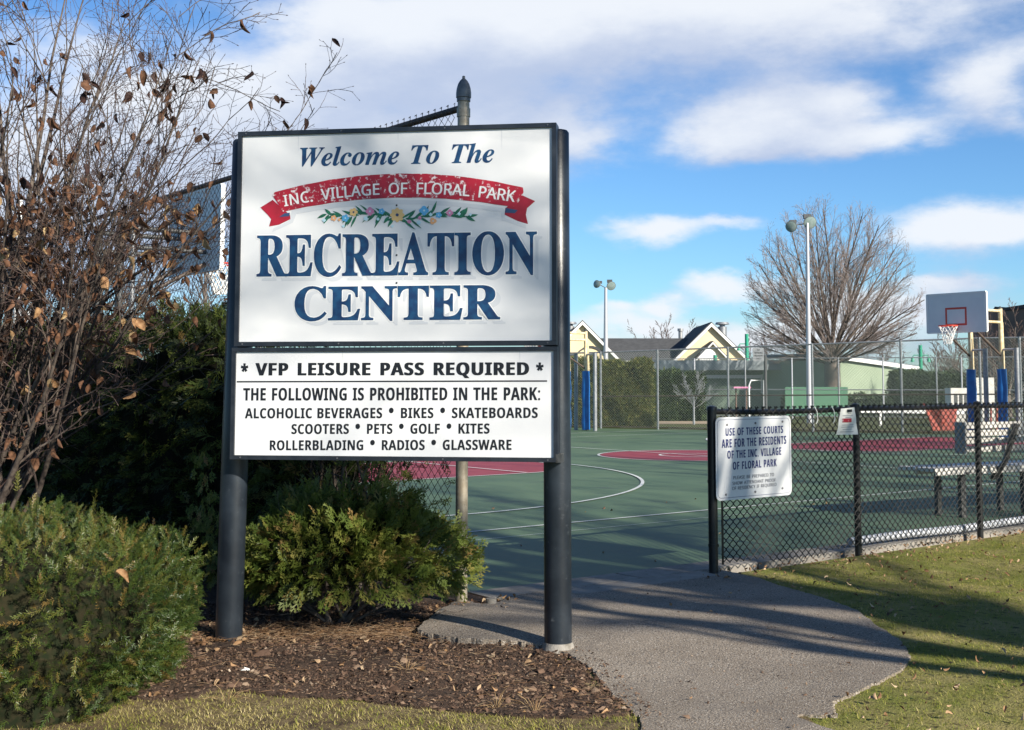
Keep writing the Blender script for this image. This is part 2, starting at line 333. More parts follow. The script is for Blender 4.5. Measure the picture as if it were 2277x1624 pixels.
m_gdark = M('green_wall_in_shade', (.12, .17, .13), .8, var=(.13, .18, .14), scale=1.2)  # darker copy of the green wall, with its shade put into the colour
m_groof = M('grey_roof_edge', (.20, .23, .25), .7, var=(.25, .28, .30), scale=1)
m_brick = M('chimney_brick', (.20, .12, .09), .9, var=(.13, .09, .075), scale=9)
m_brown = M('brown_building_wall', (.125, .095, .08), .9, var=(.15, .115, .095), scale=2)
m_dkroof = M('brown_building_roof', (.03, .03, .035), .8)
m_paper = M('notice_paper', (.74, .74, .70), .6, stain=[((.6, .6, .56), 12, .55, .7)])
m_textg = M('notice_print_grey', (.22, .23, .25), .7)
m_signb = M('court_sign_blue', (.02, .03, .14), .45)
m_signg = M('court_sign_grey', (.07, .08, .11), .5)
m_orange = M('orange_red_barrier', (.36, .07, .045), .7, var=(.26, .05, .04), scale=6)
m_sand = M('bare_sand_strip', (.38, .29, .20), .9)
m_bolt = M('bolt_head', (.16, .16, .17), .4, metal=.6)
SANS = {'A': [463, ['0,0 169,482 293,482 463,0 354,0 319,114 144,114 109,0', '170,199 295,199 257,317 253,331 248,349 243,366 238,384 234,400 232,407 228,392 223,374 217,354 212,336 207,321 204,311']], 'B': [451, ['60,0 60,480 210,480 255,478 294,473 327,464 355,453 376,437 391,416 401,389 404,358 399,320 393,304 374,276 361,266 347,259 330,255 330,251 353,245 373,234 383,228 398,210 409,187 415,157 416,139 413,108 404,81 389,57 369,37 343,21 313,9 279,2 240,0', '162,289 241,290 272,297 290,311 298,332 300,345 294,368 288,377 279,384 253,393 216,396 162,396', '162,84 249,85 267,88 281,94 292,102 300,111 306,122 310,149 306,173 300,184 281,200 266,205 225,209 162,209']], 'C': [428, ['255,-7 219,-5 187,1 158,10 133,24 110,41 91,61 75,84 62,110 52,139 40,203 39,239 41,274 46,307 54,338 65,367 80,394 97,417 118,437 141,455 168,468 197,478 229,484 282,486 318,481 353,472 388,460 404,453 371,370 344,382 317,392 290,399 264,402 236,399 212,391 192,377 175,358 161,334 151,306 146,274 144,238 146,202 151,171 160,143 172,120 189,102 209,88 235,81 279,78 308,82 338,88 369,98 386,103 386,18 355,7 324,-1 291,-5']], 'D': [497, ['60,0 60,480 211,480 247,478 281,473 313,464 342,453 368,438 391,419 411,398 427,374 441,346 450,315 456,282 458,244 454,187 441,138 419,96 389,61 351,35 306,15 255,4 196,0', '162,84 206,84 270,94 316,123 343,173 353,242 350,279 344,311 333,338 318,359 298,375 275,387 248,394 216,396 162,396']], 'E': [376, ['60,0 60,480 336,480 336,396 162,396 162,291 324,291 324,208 162,208 162,84 336,84 336,0']], 'F': [369, ['60,0 60,480 335,480 335,396 161,396 161,273 323,273 323,189 161,189 161,0']], 'G': [486, ['262,-7 211,-3 167,9 129,29 97,56 71,92 53,134 43,184 39,240 41,277 46,311 55,342 68,371 84,397 104,420 127,439 153,456 183,469 215,479 251,484 309,486 346,482 383,474 416,463 432,457 398,375 375,386 348,394 319,400 289,402 247,397 212,381 183,357 171,342 154,306 148,285 144,238 147,194 156,155 173,123 197,98 212,89 229,83 248,79 279,78 297,79 313,81 327,83 333,85 333,185 242,185 242,269 433,269 433,21 394,9 354,1 311,-5']], 'H': [514, ['60,0 60,480 162,480 162,291 352,291 352,480 453,480 453,0 352,0 352,207 162,207 162,0']], 'I': [261, ['21,0 21,58 80,85 80,395 21,422 21,480 240,480 240,422 181,395 181,85 240,58 240,0']], 'K': [446, ['60,0 60,480 162,480 162,260 171,274 181,288 192,303 202,316 332,480 445,480 277,267 446,0 330,0 205,202 162,171 162,0']], 'L': [379, ['60,0 60,480 162,480 162,84 357,84 357,0']], 'M': [633, ['60,0 60,480 199,480 312,113 314,113 435,480 573,480 573,0 478,0 478,239 479,265 480,294 481,322 482,348 483,368 483,375 480,375 357,0 263,0 148,376 145,376 146,359 148,336 149,308 150,278 151,249 151,223 151,0']], 'N': [546, ['60,0 60,480 189,480 397,120 399,120 397,154 396,187 395,220 394,253 394,480 486,480 486,0 357,0 148,363 145,363 147,328 149,294 151,260 151,226 151,0']], 'O': [535, ['267,-7 230,-5 196,1 166,11 139,24 115,41 95,61 77,84 63,111 53,140 45,171 40,205 40,277 45,311 53,342 63,371 77,397 95,420 115,440 139,456 166,470 196,479 230,485 268,487 305,485 339,479 369,470 396,456 420,440 440,420 457,397 471,370 482,341 490,310 496,240 490,171 482,139 471,110 457,84 440,61 420,41 396,24 369,11 339,1 305,-5', '267,79 298,81 323,89 344,103 361,122 373,146 382,173 387,205 389,240 387,276 382,308 373,336 361,359 344,378 323,392 298,400 268,402 238,400 212,392 191,378 175,359 162,336 153,308 148,276 146,240 148,205 153,173 162,146 175,122 191,103 212,89 238,81']], 'P': [422, ['60,0 60,480 214,480 257,477 294,470 324,457 349,440 368,418 381,392 389,363 392,330 387,289 382,270 364,234 351,219 335,205 316,193 294,183 268,176 239,172 162,171 162,0', '162,254 216,255 234,258 250,263 264,271 275,281 282,293 287,309 289,326 284,357 269,379 243,392 208,396 162,396']], 'Q': [535, ['363,-114 275,-7 230,-5 196,1 166,11 139,24 115,41 95,61 77,84 63,111 53,140 45,171 40,205 40,277 45,311 53,342 63,371 77,397 95,420 115,440 139,456 166,470 196,479 230,485 268,487 305,485 339,479 369,470 396,456 420,440 440,420 457,397 471,370 482,341 490,310 496,240 494,201 488,165 479,132 467,101 450,74 430,50 406,30 377,15 493,-114', '267,79 298,81 323,89 344,103 361,122 373,146 382,173 387,205 389,240 387,276 382,308 373,336 361,359 344,378 323,392 298,400 268,402 238,400 212,392 191,378 175,359 162,336 153,308 148,276 146,240 148,205 153,173 162,146 175,122 191,103 212,89 238,81']], 'R': [443, ['60,0 60,480 200,480 246,477 285,471 318,459 345,444 365,424 380,399 389,370 392,336 388,305 385,291 372,267 356,246 336,229 314,215 302,209 443,0 330,0 216,184 162,184 162,0', '162,267 218,268 238,271 254,276 267,283 277,293 283,304 289,333 287,349 283,362 276,373 266,382 236,393 193,396 162,396']], 'S': [370, ['167,-7 130,-5 95,1 62,10 31,22 31,117 66,103 102,90 138,80 175,77 207,81 219,85 235,99 243,118 244,128 242,141 237,153 229,163 203,180 169,198 142,211 124,220 105,231 86,245 68,262 54,282 43,306 37,334 36,350 39,380 47,407 61,431 80,450 104,466 131,477 163,484 217,486 253,481 287,473 323,460 341,453 308,373 277,385 249,394 223,400 195,402 170,398 151,388 144,381 137,363 137,341 141,330 158,313 187,297 226,277 260,259 289,241 312,220 329,196 340,168 343,133 340,103 332,76 317,52 297,31 272,15 242,3 206,-4']], 'T': [389, ['144,0 144,395 13,395 13,480 375,480 375,395 245,395 245,0']], 'U': [508, ['252,-7 207,-4 168,5 134,21 107,42 85,68 70,98 60,133 57,171 57,480 158,480 158,186 160,159 165,136 172,117 183,103 196,92 213,85 232,80 278,80 297,85 314,93 327,105 337,120 344,138 348,161 349,480 451,480 451,169 445,122 438,100 429,80 417,61 384,29 363,16 340,6 313,-1']], 'V': [437, ['163,0 0,480 103,480 194,190 198,176 203,157 208,136 213,115 217,96 218,89 221,105 225,125 230,147 236,167 240,184 243,194 334,480 437,480 273,0']], 'W': [649, ['122,0 0,480 100,480 163,209 168,190 172,167 177,143 181,120 184,101 185,92 187,110 191,132 195,155 199,177 204,196 207,211 277,480 373,480 444,204 448,188 452,166 457,143 461,120 464,101 465,92 467,110 471,132 475,155 480,179 484,200 488,218 549,480 649,480 527,0 412,0 345,256 343,267 340,282 337,298 333,315 330,331 327,347 325,359 324,364 323,354 321,339 318,323 314,307 311,290 308,274 305,261 302,251 238,0']], 'Y': [419, ['159,0 159,183 0,480 110,480 210,282 310,480 419,480 260,187 260,0']], '*': [370, ['131,208 71,240 150,346 28,356 37,418 165,381 150,510 216,510 203,381 332,418 341,356 218,346 298,240 240,208 183,326']], '•': [403, ['64,0 64,480 339,480 339,0', '98,34 306,34 306,445 98,445']], ':': [180, ['81,279 67,284 55,295 49,312 49,336 55,353 67,364 81,369 98,369 113,364 125,353 131,336 131,312 125,295 113,284 98,279', '81,-9 67,-3 60,1 51,15 48,36 51,57 60,71 74,79 89,81 106,79 119,71 125,65 131,48 131,25 129,15 119,1 106,-7']], '.': [180, ['81,-9 67,-3 60,1 51,15 48,36 51,57 60,71 74,79 89,81 106,79 119,71 125,65 131,48 131,25 129,15 119,1 106,-7']]}
SERIF = {'A': [437, ['-9,0 -9,18 6,20 18,26 29,36 39,52 49,75 206,466 224,465 390,73 401,50 411,34 422,24 435,19 443,18 443,0 229,0 229,18 249,19 275,28 281,36 283,50 280,63 273,81 253,132 103,132 78,69 77,64 76,59 75,54 75,50 77,37 82,29 92,23 106,19 128,18 128,0', '113,161 242,161 177,319']], 'C': [468, ['257,-11 230,-10 181,0 137,20 117,33 99,48 68,84 45,127 37,150 27,201 27,255 37,306 45,329 56,351 84,390 100,407 139,435 160,446 207,461 259,465 298,461 343,449 371,438 379,436 388,435 397,436 411,446 419,465 437,465 437,308 420,308 399,354 386,374 356,407 340,420 322,430 285,442 265,443 222,435 187,409 163,365 149,304 144,226 149,153 165,97 192,56 230,32 278,24 294,24 326,31 358,45 388,65 416,91 428,106 447,89 418,53 384,25 345,5 303,-7']], 'E': [442, ['14,0 14,17 39,19 49,21 62,30 71,43 75,65 75,369 73,399 71,410 67,419 56,430 39,436 16,439 16,455 399,455 399,320 383,320 373,364 364,381 353,395 340,406 325,415 306,422 284,427 259,430 224,430 210,430 200,428 193,425 188,420 185,413 183,402 183,388 183,246 210,247 239,254 259,269 267,279 280,308 288,345 304,345 304,118 287,118 284,148 277,171 268,190 256,204 241,213 222,219 199,222 183,222 183,58 186,44 192,35 203,30 220,28 249,28 284,32 313,39 339,50 361,65 380,86 397,112 411,143 430,143 402,0']], 'I': [261, ['13,0 13,17 37,21 55,28 66,38 73,53 75,75 75,398 71,416 63,427 49,434 27,438 13,439 13,455 244,455 244,439 220,436 202,431 191,423 185,408 183,387 183,69 184,55 187,44 193,36 201,29 212,24 227,20 246,17 246,0']], 'N': [494, ['403,-11 107,350 107,65 111,44 119,31 124,26 141,20 167,17 167,0 18,0 18,17 35,19 49,21 59,26 66,32 71,41 74,54 76,69 76,388 53,416 40,431 33,434 27,437 18,439 18,455 156,455 391,169 391,387 389,402 386,414 381,423 373,429 363,433 349,436 331,439 331,455 480,455 480,439 455,436 439,429 433,425 426,411 422,390 422,-11']], 'O': [525, ['241,-10 204,-4 169,7 136,24 108,45 82,71 61,101 45,134 34,170 28,208 28,248 34,286 45,321 61,354 82,384 108,410 137,431 170,448 206,460 245,465 285,465 322,460 357,448 374,441 404,422 431,399 454,371 473,340 487,305 495,268 498,248 498,208 492,170 481,134 464,101 443,71 417,45 388,24 355,7 319,-4 281,-10', '265,12 306,21 338,47 361,90 375,150 379,228 378,268 374,304 368,337 359,365 348,389 334,408 318,424 301,434 281,441 260,443 219,435 186,409 163,366 150,305 145,228 146,188 150,151 157,119 166,91 177,67 191,47 207,32 224,21 243,14']], 'R': [473, ['15,0 15,17 40,20 57,27 67,38 73,55 75,81 74,391 70,410 67,418 56,428 40,435 16,439 16,455 255,454 289,451 319,445 345,436 367,426 385,413 399,397 409,379 415,358 417,334 413,303 401,277 380,255 352,237 315,224 436,44 445,33 452,26 461,20 472,18 480,17 480,0 338,0 201,212 182,212 182,67 186,46 194,32 208,23 228,18 242,17 242,0', '182,234 223,235 241,238 269,249 280,258 295,282 300,298 304,336 300,370 291,397 275,416 253,427 214,431 199,428 190,422 185,412 182,396']], 'T': [423, ['92,0 92,17 117,20 136,26 147,37 154,55 156,81 156,433 129,432 110,428 93,422 78,414 65,403 54,390 37,358 29,318 11,318 11,455 410,455 410,317 394,317 385,359 368,391 343,415 310,429 263,433 264,67 265,54 272,36 276,30 291,22 313,18 328,17 328,0']]}
ITAL = {'T': [403, ['44,0 44,17 68,20 86,27 98,40 107,60 205,427 175,426 156,421 138,413 120,402 103,388 88,371 75,352 64,330 47,330 72,451 437,451 418,322 399,322 391,368 374,400 347,420 306,426 206,59 205,50 206,39 211,28 222,22 240,18 253,17 253,0']], 'W': [549, ['79,-11 81,378 76,405 71,415 54,428 30,433 30,451 213,451 213,433 193,428 186,423 179,409 176,399 174,370 172,160 296,367 296,401 291,418 280,428 261,433 250,434 250,451 430,451 430,435 411,431 404,428 395,417 391,400 389,381 388,347 386,290 384,211 383,163 517,387 520,395 522,402 523,408 521,421 514,428 503,433 484,435 484,451 608,451 608,435 586,429 570,416 555,398 539,373 308,-11 287,-11 295,316 99,-11']], 'c': [277, ['93,-9 70,-8 50,-2 32,6 17,19 6,34 -3,53 -8,74 -8,122 -3,146 5,171 16,195 30,218 47,240 66,259 88,277 111,291 133,301 156,308 179,310 211,305 224,299 245,282 255,261 257,249 254,230 245,216 238,210 223,204 206,204 192,209 182,218 177,230 176,243 179,253 185,263 188,271 188,281 180,288 164,288 148,278 131,260 115,237 100,208 89,177 80,144 75,113 75,84 82,60 95,44 103,38 123,34 143,38 164,50 184,69 204,96 222,83 194,43 162,14 129,-4']], 'e': [269, ['87,-9 66,-8 47,-2 31,6 16,19 4,34 -4,53 -9,74 -11,98 -7,135 6,172 25,207 49,240 78,268 109,290 126,299 143,305 176,310 192,309 219,300 230,293 238,284 248,261 249,248 246,228 238,209 225,191 207,174 183,158 153,144 119,133 79,124 76,106 75,88 75,77 82,57 94,44 111,36 141,39 159,51 177,69 195,95 214,83 188,43 158,14 125,-4', '84,146 114,156 140,171 163,190 179,212 190,236 193,248 193,266 190,276 184,283 176,287 160,285 149,279 137,267 114,232 93,179']], 'h': [357, ['210,-9 190,-6 176,3 168,19 165,41 167,59 173,84 182,115 194,153 220,230 223,242 222,253 216,260 210,261 192,256 172,242 152,218 131,185 110,144 92,100 76,52 63,0 -19,0 84,382 87,394 89,403 90,409 90,417 86,425 79,430 67,432 48,433 48,451 77,453 110,457 146,463 187,470 115,197 151,247 184,282 217,303 235,308 253,310 275,306 290,297 300,281 303,259 302,243 291,199 250,75 248,70 247,65 246,61 246,57 248,47 257,43 265,46 290,74 306,98 320,89 293,46 265,15 237,-3']], 'l': [173, ['29,-9 10,-2 -3,10 -9,29 -10,45 -9,56 -6,67 -4,79 77,371 84,399 87,414 85,423 80,428 71,432 52,433 52,450 122,460 183,470 78,82 76,74 74,64 73,57 73,48 75,44 83,41 93,44 104,53 131,89 144,79 118,39 93,12 68,-4 54,-8']], 'm': [525, ['380,-8 360,-5 346,4 338,20 335,42 337,60 343,85 352,116 364,154 389,230 393,243 392,253 390,258 380,261 366,258 351,249 335,234 318,214 301,186 284,152 267,111 230,0 152,0 223,231 225,243 225,253 222,258 213,261 196,257 177,244 157,222 136,190 116,152 97,107 80,57 66,0 -14,0 45,220 48,234 51,245 52,252 50,262 45,268 24,273 18,273 17,289 80,298 151,310 116,193 153,245 170,265 203,294 220,303 238,308 256,310 278,306 294,297 303,282 306,252 302,231 299,217 330,258 361,287 376,297 391,304 422,310 444,306 460,297 470,282 473,260 468,224 452,171 419,74 418,69 416,64 416,60 416,52 418,47 426,44 431,44 441,50 448,59 454,66 460,75 468,85 471,91 486,81 459,42 433,14 421,4 407,-3 394,-7']], 'o': [316, ['74,-8 54,-2 36,7 20,20 7,36 -3,54 -8,75 -10,98 -6,135 6,172 14,191 35,225 62,256 91,281 124,299 141,305 175,310 200,308 221,302 240,294 256,281 269,265 278,247 283,226 285,203 281,167 270,130 252,94 228,61 215,46 185,21 168,10 133,-5', '103,13 111,14 126,23 141,39 155,61 168,88 179,116 189,147 197,177 202,205 205,230 206,240 203,261 197,276 187,285 172,288 157,284 141,272 127,253 113,229 101,202 90,172 82,141 75,111 71,83 69,58 71,39 78,25 88,16']]}
THIN = {'A': [429, ['0,0 187,482 242,482 428,0 366,0 308,148 118,148 61,0', '138,202 290,202 235,352 230,367 224,386 218,405 214,419 207,392 199,366 193,347']], 'B': [437, ['65,0 65,480 202,480 257,477 303,468 338,453 364,431 379,400 384,361 382,334 374,311 361,290 343,274 320,262 293,255 293,251 331,241 348,234 363,224 376,212 386,197 394,180 399,160 400,136 395,96 380,63 356,36 322,16 282,4 234,0', '126,275 214,275 251,278 279,284 299,295 312,310 319,330 322,354 319,378 309,397 294,411 272,420 242,426 205,428 126,428', '126,51 222,51 261,54 290,62 311,76 325,94 333,116 336,141 333,165 324,185 310,202 288,215 257,222 218,225 126,225']], 'C': [424, ['261,-7 215,-3 174,7 139,24 109,46 85,75 65,109 52,149 44,192 41,240 44,287 53,330 67,368 88,403 114,431 146,455 183,472 225,483 271,486 320,483 364,474 404,458 379,407 348,420 311,430 271,433 223,427 182,410 149,381 124,343 110,296 105,240 109,184 123,137 146,98 178,69 219,52 270,46 311,49 348,56 385,65 385,13 348,2 309,-5']], 'D': [490, ['65,0 65,480 213,480 259,477 301,468 338,453 371,432 398,406 420,374 436,336 446,293 449,244 442,170 420,109 383,61 333,27 272,7 199,0', '126,52 191,52 299,73 364,136 385,242 380,301 364,348 338,383 302,408 258,423 204,428 126,428']], 'E': [373, ['65,0 65,480 333,480 333,426 126,426 126,277 321,277 321,224 126,224 126,53 333,53 333,0']], 'F': [349, ['65,0 65,480 333,480 333,426 126,426 126,257 320,257 320,203 126,203 126,0']], 'G': [489, ['271,-7 224,-3 182,7 145,23 114,46 88,74 67,108 53,148 44,191 41,240 44,288 54,331 71,370 93,404 121,433 155,456 195,473 240,483 289,486 341,483 389,473 433,458 410,406 373,419 331,430 286,433 233,427 188,410 152,381 125,343 109,296 104,240 106,203 112,169 123,139 137,112 157,89 181,70 210,57 245,48 305,46 338,49 366,54 379,57 379,199 273,199 273,253 439,253 439,18 387,4 333,-4']], 'H': [498, ['65,0 65,480 126,480 126,277 371,277 371,480 432,480 432,0 371,0 371,224 126,224 126,0']], 'I': [228, ['27,0 27,35 83,48 83,431 27,445 27,480 200,480 200,445 144,431 144,48 200,35 200,0']], 'K': [416, ['65,0 65,480 126,480 126,243 153,274 180,304 208,334 338,480 408,480 218,271 416,0 345,0 175,229 126,186 126,0']], 'L': [352, ['65,0 65,480 126,480 126,54 335,54 335,0']], 'M': [609, ['65,0 65,480 154,480 302,87 305,87 455,480 544,480 544,0 484,0 484,318 486,364 488,404 489,420 486,420 326,0 277,0 119,420 116,420 119,386 120,340 121,291 121,0']], 'N': [510, ['65,0 65,480 135,480 391,83 394,83 393,102 391,130 390,162 389,194 389,480 445,480 445,0 375,0 118,398 116,398 118,362 120,316 121,268 121,0']], 'O': [525, ['263,-7 216,-3 174,7 139,24 109,48 84,76 65,111 52,150 44,193 41,241 44,288 52,331 65,370 84,404 109,433 139,456 174,473 216,483 263,487 309,484 349,473 384,456 414,433 439,405 458,370 472,331 481,288 484,240 481,193 472,150 458,110 439,76 414,47 384,24 349,7 308,-3', '263,46 312,51 352,69 382,98 403,137 416,184 420,240 416,297 403,344 382,382 352,411 313,428 263,434 214,428 174,411 143,382 122,344 109,297 105,240 109,184 122,137 143,98 173,69 213,51']], 'P': [406, ['65,0 65,480 192,480 249,475 295,463 329,443 353,415 367,380 372,338 370,313 364,288 354,264 340,243 320,224 294,208 263,196 225,189 126,187 126,0', '126,238 174,238 216,241 250,248 276,261 295,279 306,304 310,336 306,364 296,387 280,405 257,418 225,425 187,428 126,428']], 'Q': [525, ['372,-114 279,-6 271,-7 267,-7 263,-7 216,-3 174,7 139,24 109,48 84,76 65,111 52,150 44,193 41,241 44,288 52,331 65,370 84,404 109,433 139,456 174,473 216,483 263,487 309,484 349,473 384,456 414,433 439,405 458,370 472,331 481,288 484,240 480,185 468,135 448,91 421,54 386,25 344,5 459,-114', '263,46 312,51 352,69 382,98 403,137 416,184 420,240 416,297 403,344 382,382 352,411 313,428 263,434 214,428 174,411 143,382 122,344 109,297 105,240 109,184 122,137 143,98 173,69 213,51']], 'R': [418, ['65,0 65,480 197,480 252,476 296,464 329,446 353,419 367,385 372,343 366,298 358,279 336,250 307,229 276,215 408,0 337,0 221,198 126,198 126,0', '126,249 197,249 233,252 261,259 283,272 298,290 307,313 310,340 306,369 297,391 281,407 259,418 230,425 194,427 126,427']], 'S': [369, ['166,-7 115,-4 91,-1 51,9 34,16 34,74 72,60 94,54 143,47 169,46 201,48 228,55 249,66 265,82 274,101 277,123 276,138 267,163 247,183 214,202 164,222 126,238 96,256 72,276 54,300 44,329 40,364 42,388 49,410 60,429 74,446 92,460 114,471 138,480 165,485 219,485 266,479 307,467 326,459 307,408 272,420 233,430 192,433 165,431 142,425 124,414 112,400 104,383 101,363 106,335 111,323 131,303 161,285 206,267 257,245 296,221 310,207 322,191 330,173 335,152 337,128 332,89 317,56 291,29 256,9 215,-3']], 'T': [373, ['156,0 156,426 7,426 7,480 366,480 366,426 217,426 217,0']], 'U': [491, ['243,-7 188,-1 143,15 107,42 81,78 66,121 60,171 60,480 121,480 121,169 124,133 135,102 152,78 176,60 208,49 246,46 286,50 317,61 341,80 357,106 367,135 370,169 370,480 430,480 430,169 428,137 421,107 410,80 394,55 373,34 348,16 318,4 283,-4']], 'V': [403, ['171,0 0,480 63,480 178,153 189,117 198,83 201,67 209,100 219,135 232,173 339,480 403,480 232,0']], 'W': [625, ['135,0 8,480 71,480 151,166 160,127 166,90 169,73 175,110 183,150 194,190 279,480 341,480 435,167 445,127 453,89 455,73 461,108 469,146 479,187 553,480 616,480 488,0 427,0 330,327 323,353 317,377 312,397 310,409 306,389 298,352 287,312 196,0']], 'Y': [380, ['160,0 160,183 0,480 66,480 190,244 315,480 380,480 220,186 220,0']]}
# ---------------------------------------------------------------- lettering
def contours(ch, font):
    if ch == '•': return .52, [[(.26 + .13 * math.cos(i * math.pi / 9), .36 + .13 * math.sin(i * math.pi / 9)) for i in range(18)]]
    a, cs = font[ch] if ch in font else SANS[ch]
    return a / 1000, [[tuple(float(q) / 1000 for q in p.split(',')) for p in c.split()] for c in cs]
def layout(txt, font, space=.26, track=0.0, em=None):
    x = 0; out = []
    for ch in txt:
        if ch == ' ': x += space; continue
        a, cs = contours(ch, font); out.append((x, a, cs)); x += a + track
    return out, x - track
def fill(polys, offset=0.0):                      # 2-D polygons -> vertices and faces
    cu = bpy.data.curves.new('glyphs', 'CURVE'); cu.dimensions = '2D'; cu.fill_mode = 'BOTH'; cu.offset = offset
    for c in polys:
        sp = cu.splines.new('POLY'); sp.points.add(len(c) - 1); sp.use_cyclic_u = True
        for i, p in enumerate(c): sp.points[i].co = (p[0], p[1], 0, 1)
    o = bpy.data.objects.new('glyphs', cu); COL.objects.link(o)
    dg = bpy.context.evaluated_depsgraph_get(); dg.update()
    me = bpy.data.meshes.new_from_object(o.evaluated_get(dg), depsgraph=dg)
    v = [tuple(x.co) for x in me.vertices]; f = [list(p.vertices) for p in me.polygons]
    bpy.data.objects.remove(o); bpy.data.curves.remove(cu); bpy.data.meshes.remove(me)
    return v, f
class Plane:                                     # an upright plane: origin, horizontal unit axis, outward normal
    def __init__(s, o, e): s.o = Vector(o); s.e = Vector(e).normalized(); s.n = s.e.cross(Z3).normalized(); 
    def uv(s, u, v):
        d = ray(u, v); c = Vector((0, 0, CH)); t = (s.o - c).dot(s.n) / d.dot(s.n); p = c + d * t
        return ((p - s.o).dot(s.e), p.z - s.o.z)
    def w(s, a, z, off=0.0): return s.o + s.e * a + Z3 * z + s.n * off
    def sheet(s, name, polys, mat, parent, off, offset=0.0, shift=(0, 0), label=None):
        v, f = fill(polys, offset); mb = MB(); mb.v = [s.w(x + shift[0], y + shift[1], off) for x, y, _ in v]; mb.f = f
        m = bpy.data.meshes.new(name); m.from_pydata([tuple(q) for q in mb.v], [], f); m.materials.append(mat)
        return link(name, m, parent, label=label)
    def text(s, txt, font, bl, br, cap_v, cap=.714, **k):        # baseline ends as pixels, height of the capitals in pixels at the left end
        lay, W = layout(txt, font, **k)
        x0, y0 = s.uv(*bl); x1, y1 = s.uv(*br); xt, yt = s.uv(bl[0], cap_v)
        cap = max(p[1] for q in lay[:4] if len(q[2]) for c in q[2] for p in c) if cap > 0 else .7
        sy = (yt - y0) / cap; sx = (x1 - x0) / W; out = []
        for (x, a, cs) in lay:
            out.append([[(x0 + (x + px) * sx, y0 + (y1 - y0) * (x + px) / W + py * sy) for px, py in c] for c in cs])
        return out

# ---------------------------------------------------------------- ground, court, path
def undul(x, y):
    w = min(1, max(0, (6.4 - (x * BX.x + y * BX.y)) / 1.0))
    return w * (.018 * math.sin(1.3 * x + .7 * y) + .014 * math.sin(2.9 * y - 1.1 * x) + .012)
def smooth_poly(pts, n=5):
    out = []; m = len(pts)
    for i in range(m):
        p0, p1, p2, p3 = (Vector(pts[(i + k) % m]) for k in (-1, 0, 1, 2))
        for j in range(n):
            t = j / n; out.append(.5 * ((2 * p1) + (p2 - p0) * t + (2 * p0 - 5 * p1 + 4 * p2 - p3) * t * t + (-p0 + 3 * p1 - 3 * p2 + p3) * t ** 3))
    return out
def inside(x, y, poly):
    c = False; n = len(poly); j = n - 1
    for i in range(n):
        xi, yi = poly[i][0], poly[i][1]; xj, yj = poly[j][0], poly[j][1]
        if (yi > y) != (yj > y) and x < (xj - xi) * (y - yi) / (yj - yi) + xi: c = not c
        j = i
    return c
def patch(name, poly, zf, mat, step, skirt=0.0, kind='structure'):
    pts = [Vector((p[0], p[1])) for p in poly]; n = len(pts)
    xs = [p.x for p in pts]; ys = [p.y for p in pts]; V2 = list(pts)
    x = min(xs) + step / 2
    while x < max(xs):
        y = min(ys) + step / 2
        while y < max(ys):
            jx, jy = x + random.uniform(-.25, .25) * step, y + random.uniform(-.25, .25) * step
            if inside(jx, jy, pts): V2.append(Vector((jx, jy)))
            y += step
        x += step
    vs, es, fs, *_ = delaunay_2d_cdt(V2, [(i, (i + 1) % n) for i in range(n)], [list(range(n))], 1, 1e-5)
    V = [(p.x, p.y, zf(p.x, p.y)) for p in vs]; F = [list(f) for f in fs]
    if skirt:
        i0 = len(V)
        for p in pts: V.append((p.x, p.y, zf(p.x, p.y))); V.append((p.x, p.y, zf(p.x, p.y) - skirt))
        for i in range(n): a = i0 + 2 * i; b = i0 + 2 * ((i + 1) % n); F.append([a, a + 1, b + 1, b])
    m = bpy.data.meshes.new(name); m.from_pydata(V, [], F); m.materials.append(mat)
    bm = bmesh.new(); bm.from_mesh(m); bmesh.ops.recalc_face_normals(bm, faces=bm.faces)
    for f in bm.faces:
        if abs(f.normal.z) > .5 and f.normal.z < 0: f.normal_flip()
    bm.to_mesh(m); bm.free()
    o = link(name, m); o['kind'] = kind; return o
def sheet(name, pts, mat, z, kind='structure', parent=None):
    m = bpy.data.meshes.new(name); m.from_pydata([(p[0], p[1], z) for p in pts], [], [list(range(len(pts)))]); m.materials.append(mat)
    o = link(name, m, parent)
    if parent is None: o['kind'] = kind
    return o
sheet('ground', [(-900, -900), (900, -900), (900, 1500), (-900, 1500)], m_ground, -.06)
# the lawn and the mulch bed near the camera
def g2(u, v): p = G(u, v); return (p.x, p.y)
path_px = [(1430, 1640), (1405, 1590), (1368, 1545), (1325, 1500), (1275, 1468), (1215, 1450), (1120, 1443), (1010, 1440), (945, 1428), (938, 1412), (985, 1368), (1020, 1340), (1060, 1352), (1100, 1350)]
edgeL = [C(5.02, 6.76), C(7.2, 6.75)]
right_px = [(1590, 1268), (1680, 1290), (1780, 1325), (1880, 1368), (1965, 1415), (2022, 1462), (2010, 1492), (1975, 1520), (1905, 1548), (1856, 1570), (1862, 1600), (1870, 1640)]
path_poly = [Vector((*g2(*p), 0)) for p in path_px] + [C(5.25, 6.76), C(5.7, 6.755), C(6.3, 6.75), C(6.9, 6.75)] + [Vector((*g2(*p), 0)) for p in right_px] + [Vector((3.2, 3.0, 0)), Vector((.2, 3.0, 0))]
pp = smooth_poly(path_poly, 14)
path2 = [(p.x + random.uniform(-.010, .010) + .010 * math.sin(9 * p.y + 4 * p.x), p.y + random.uniform(-.010, .010) + .010 * math.sin(8 * p.x)) for p in pp]
def zpath(x, y):
    d = (x + .45) ** 2 / .5 + (y - 7.35) ** 2 / .5
    return undul(x, y) + .014 + .05 * math.exp(-d)
patch('asphalt_path', path2, zpath, m_asph, .09, skirt=.05)
bed_px = [(395, 1570), (480, 1548), (620, 1560), (760, 1562), (900, 1575), (1080, 1592), (1230, 1602), (1400, 1592), (1440, 1560), (1390, 1440), (1200, 1400)]
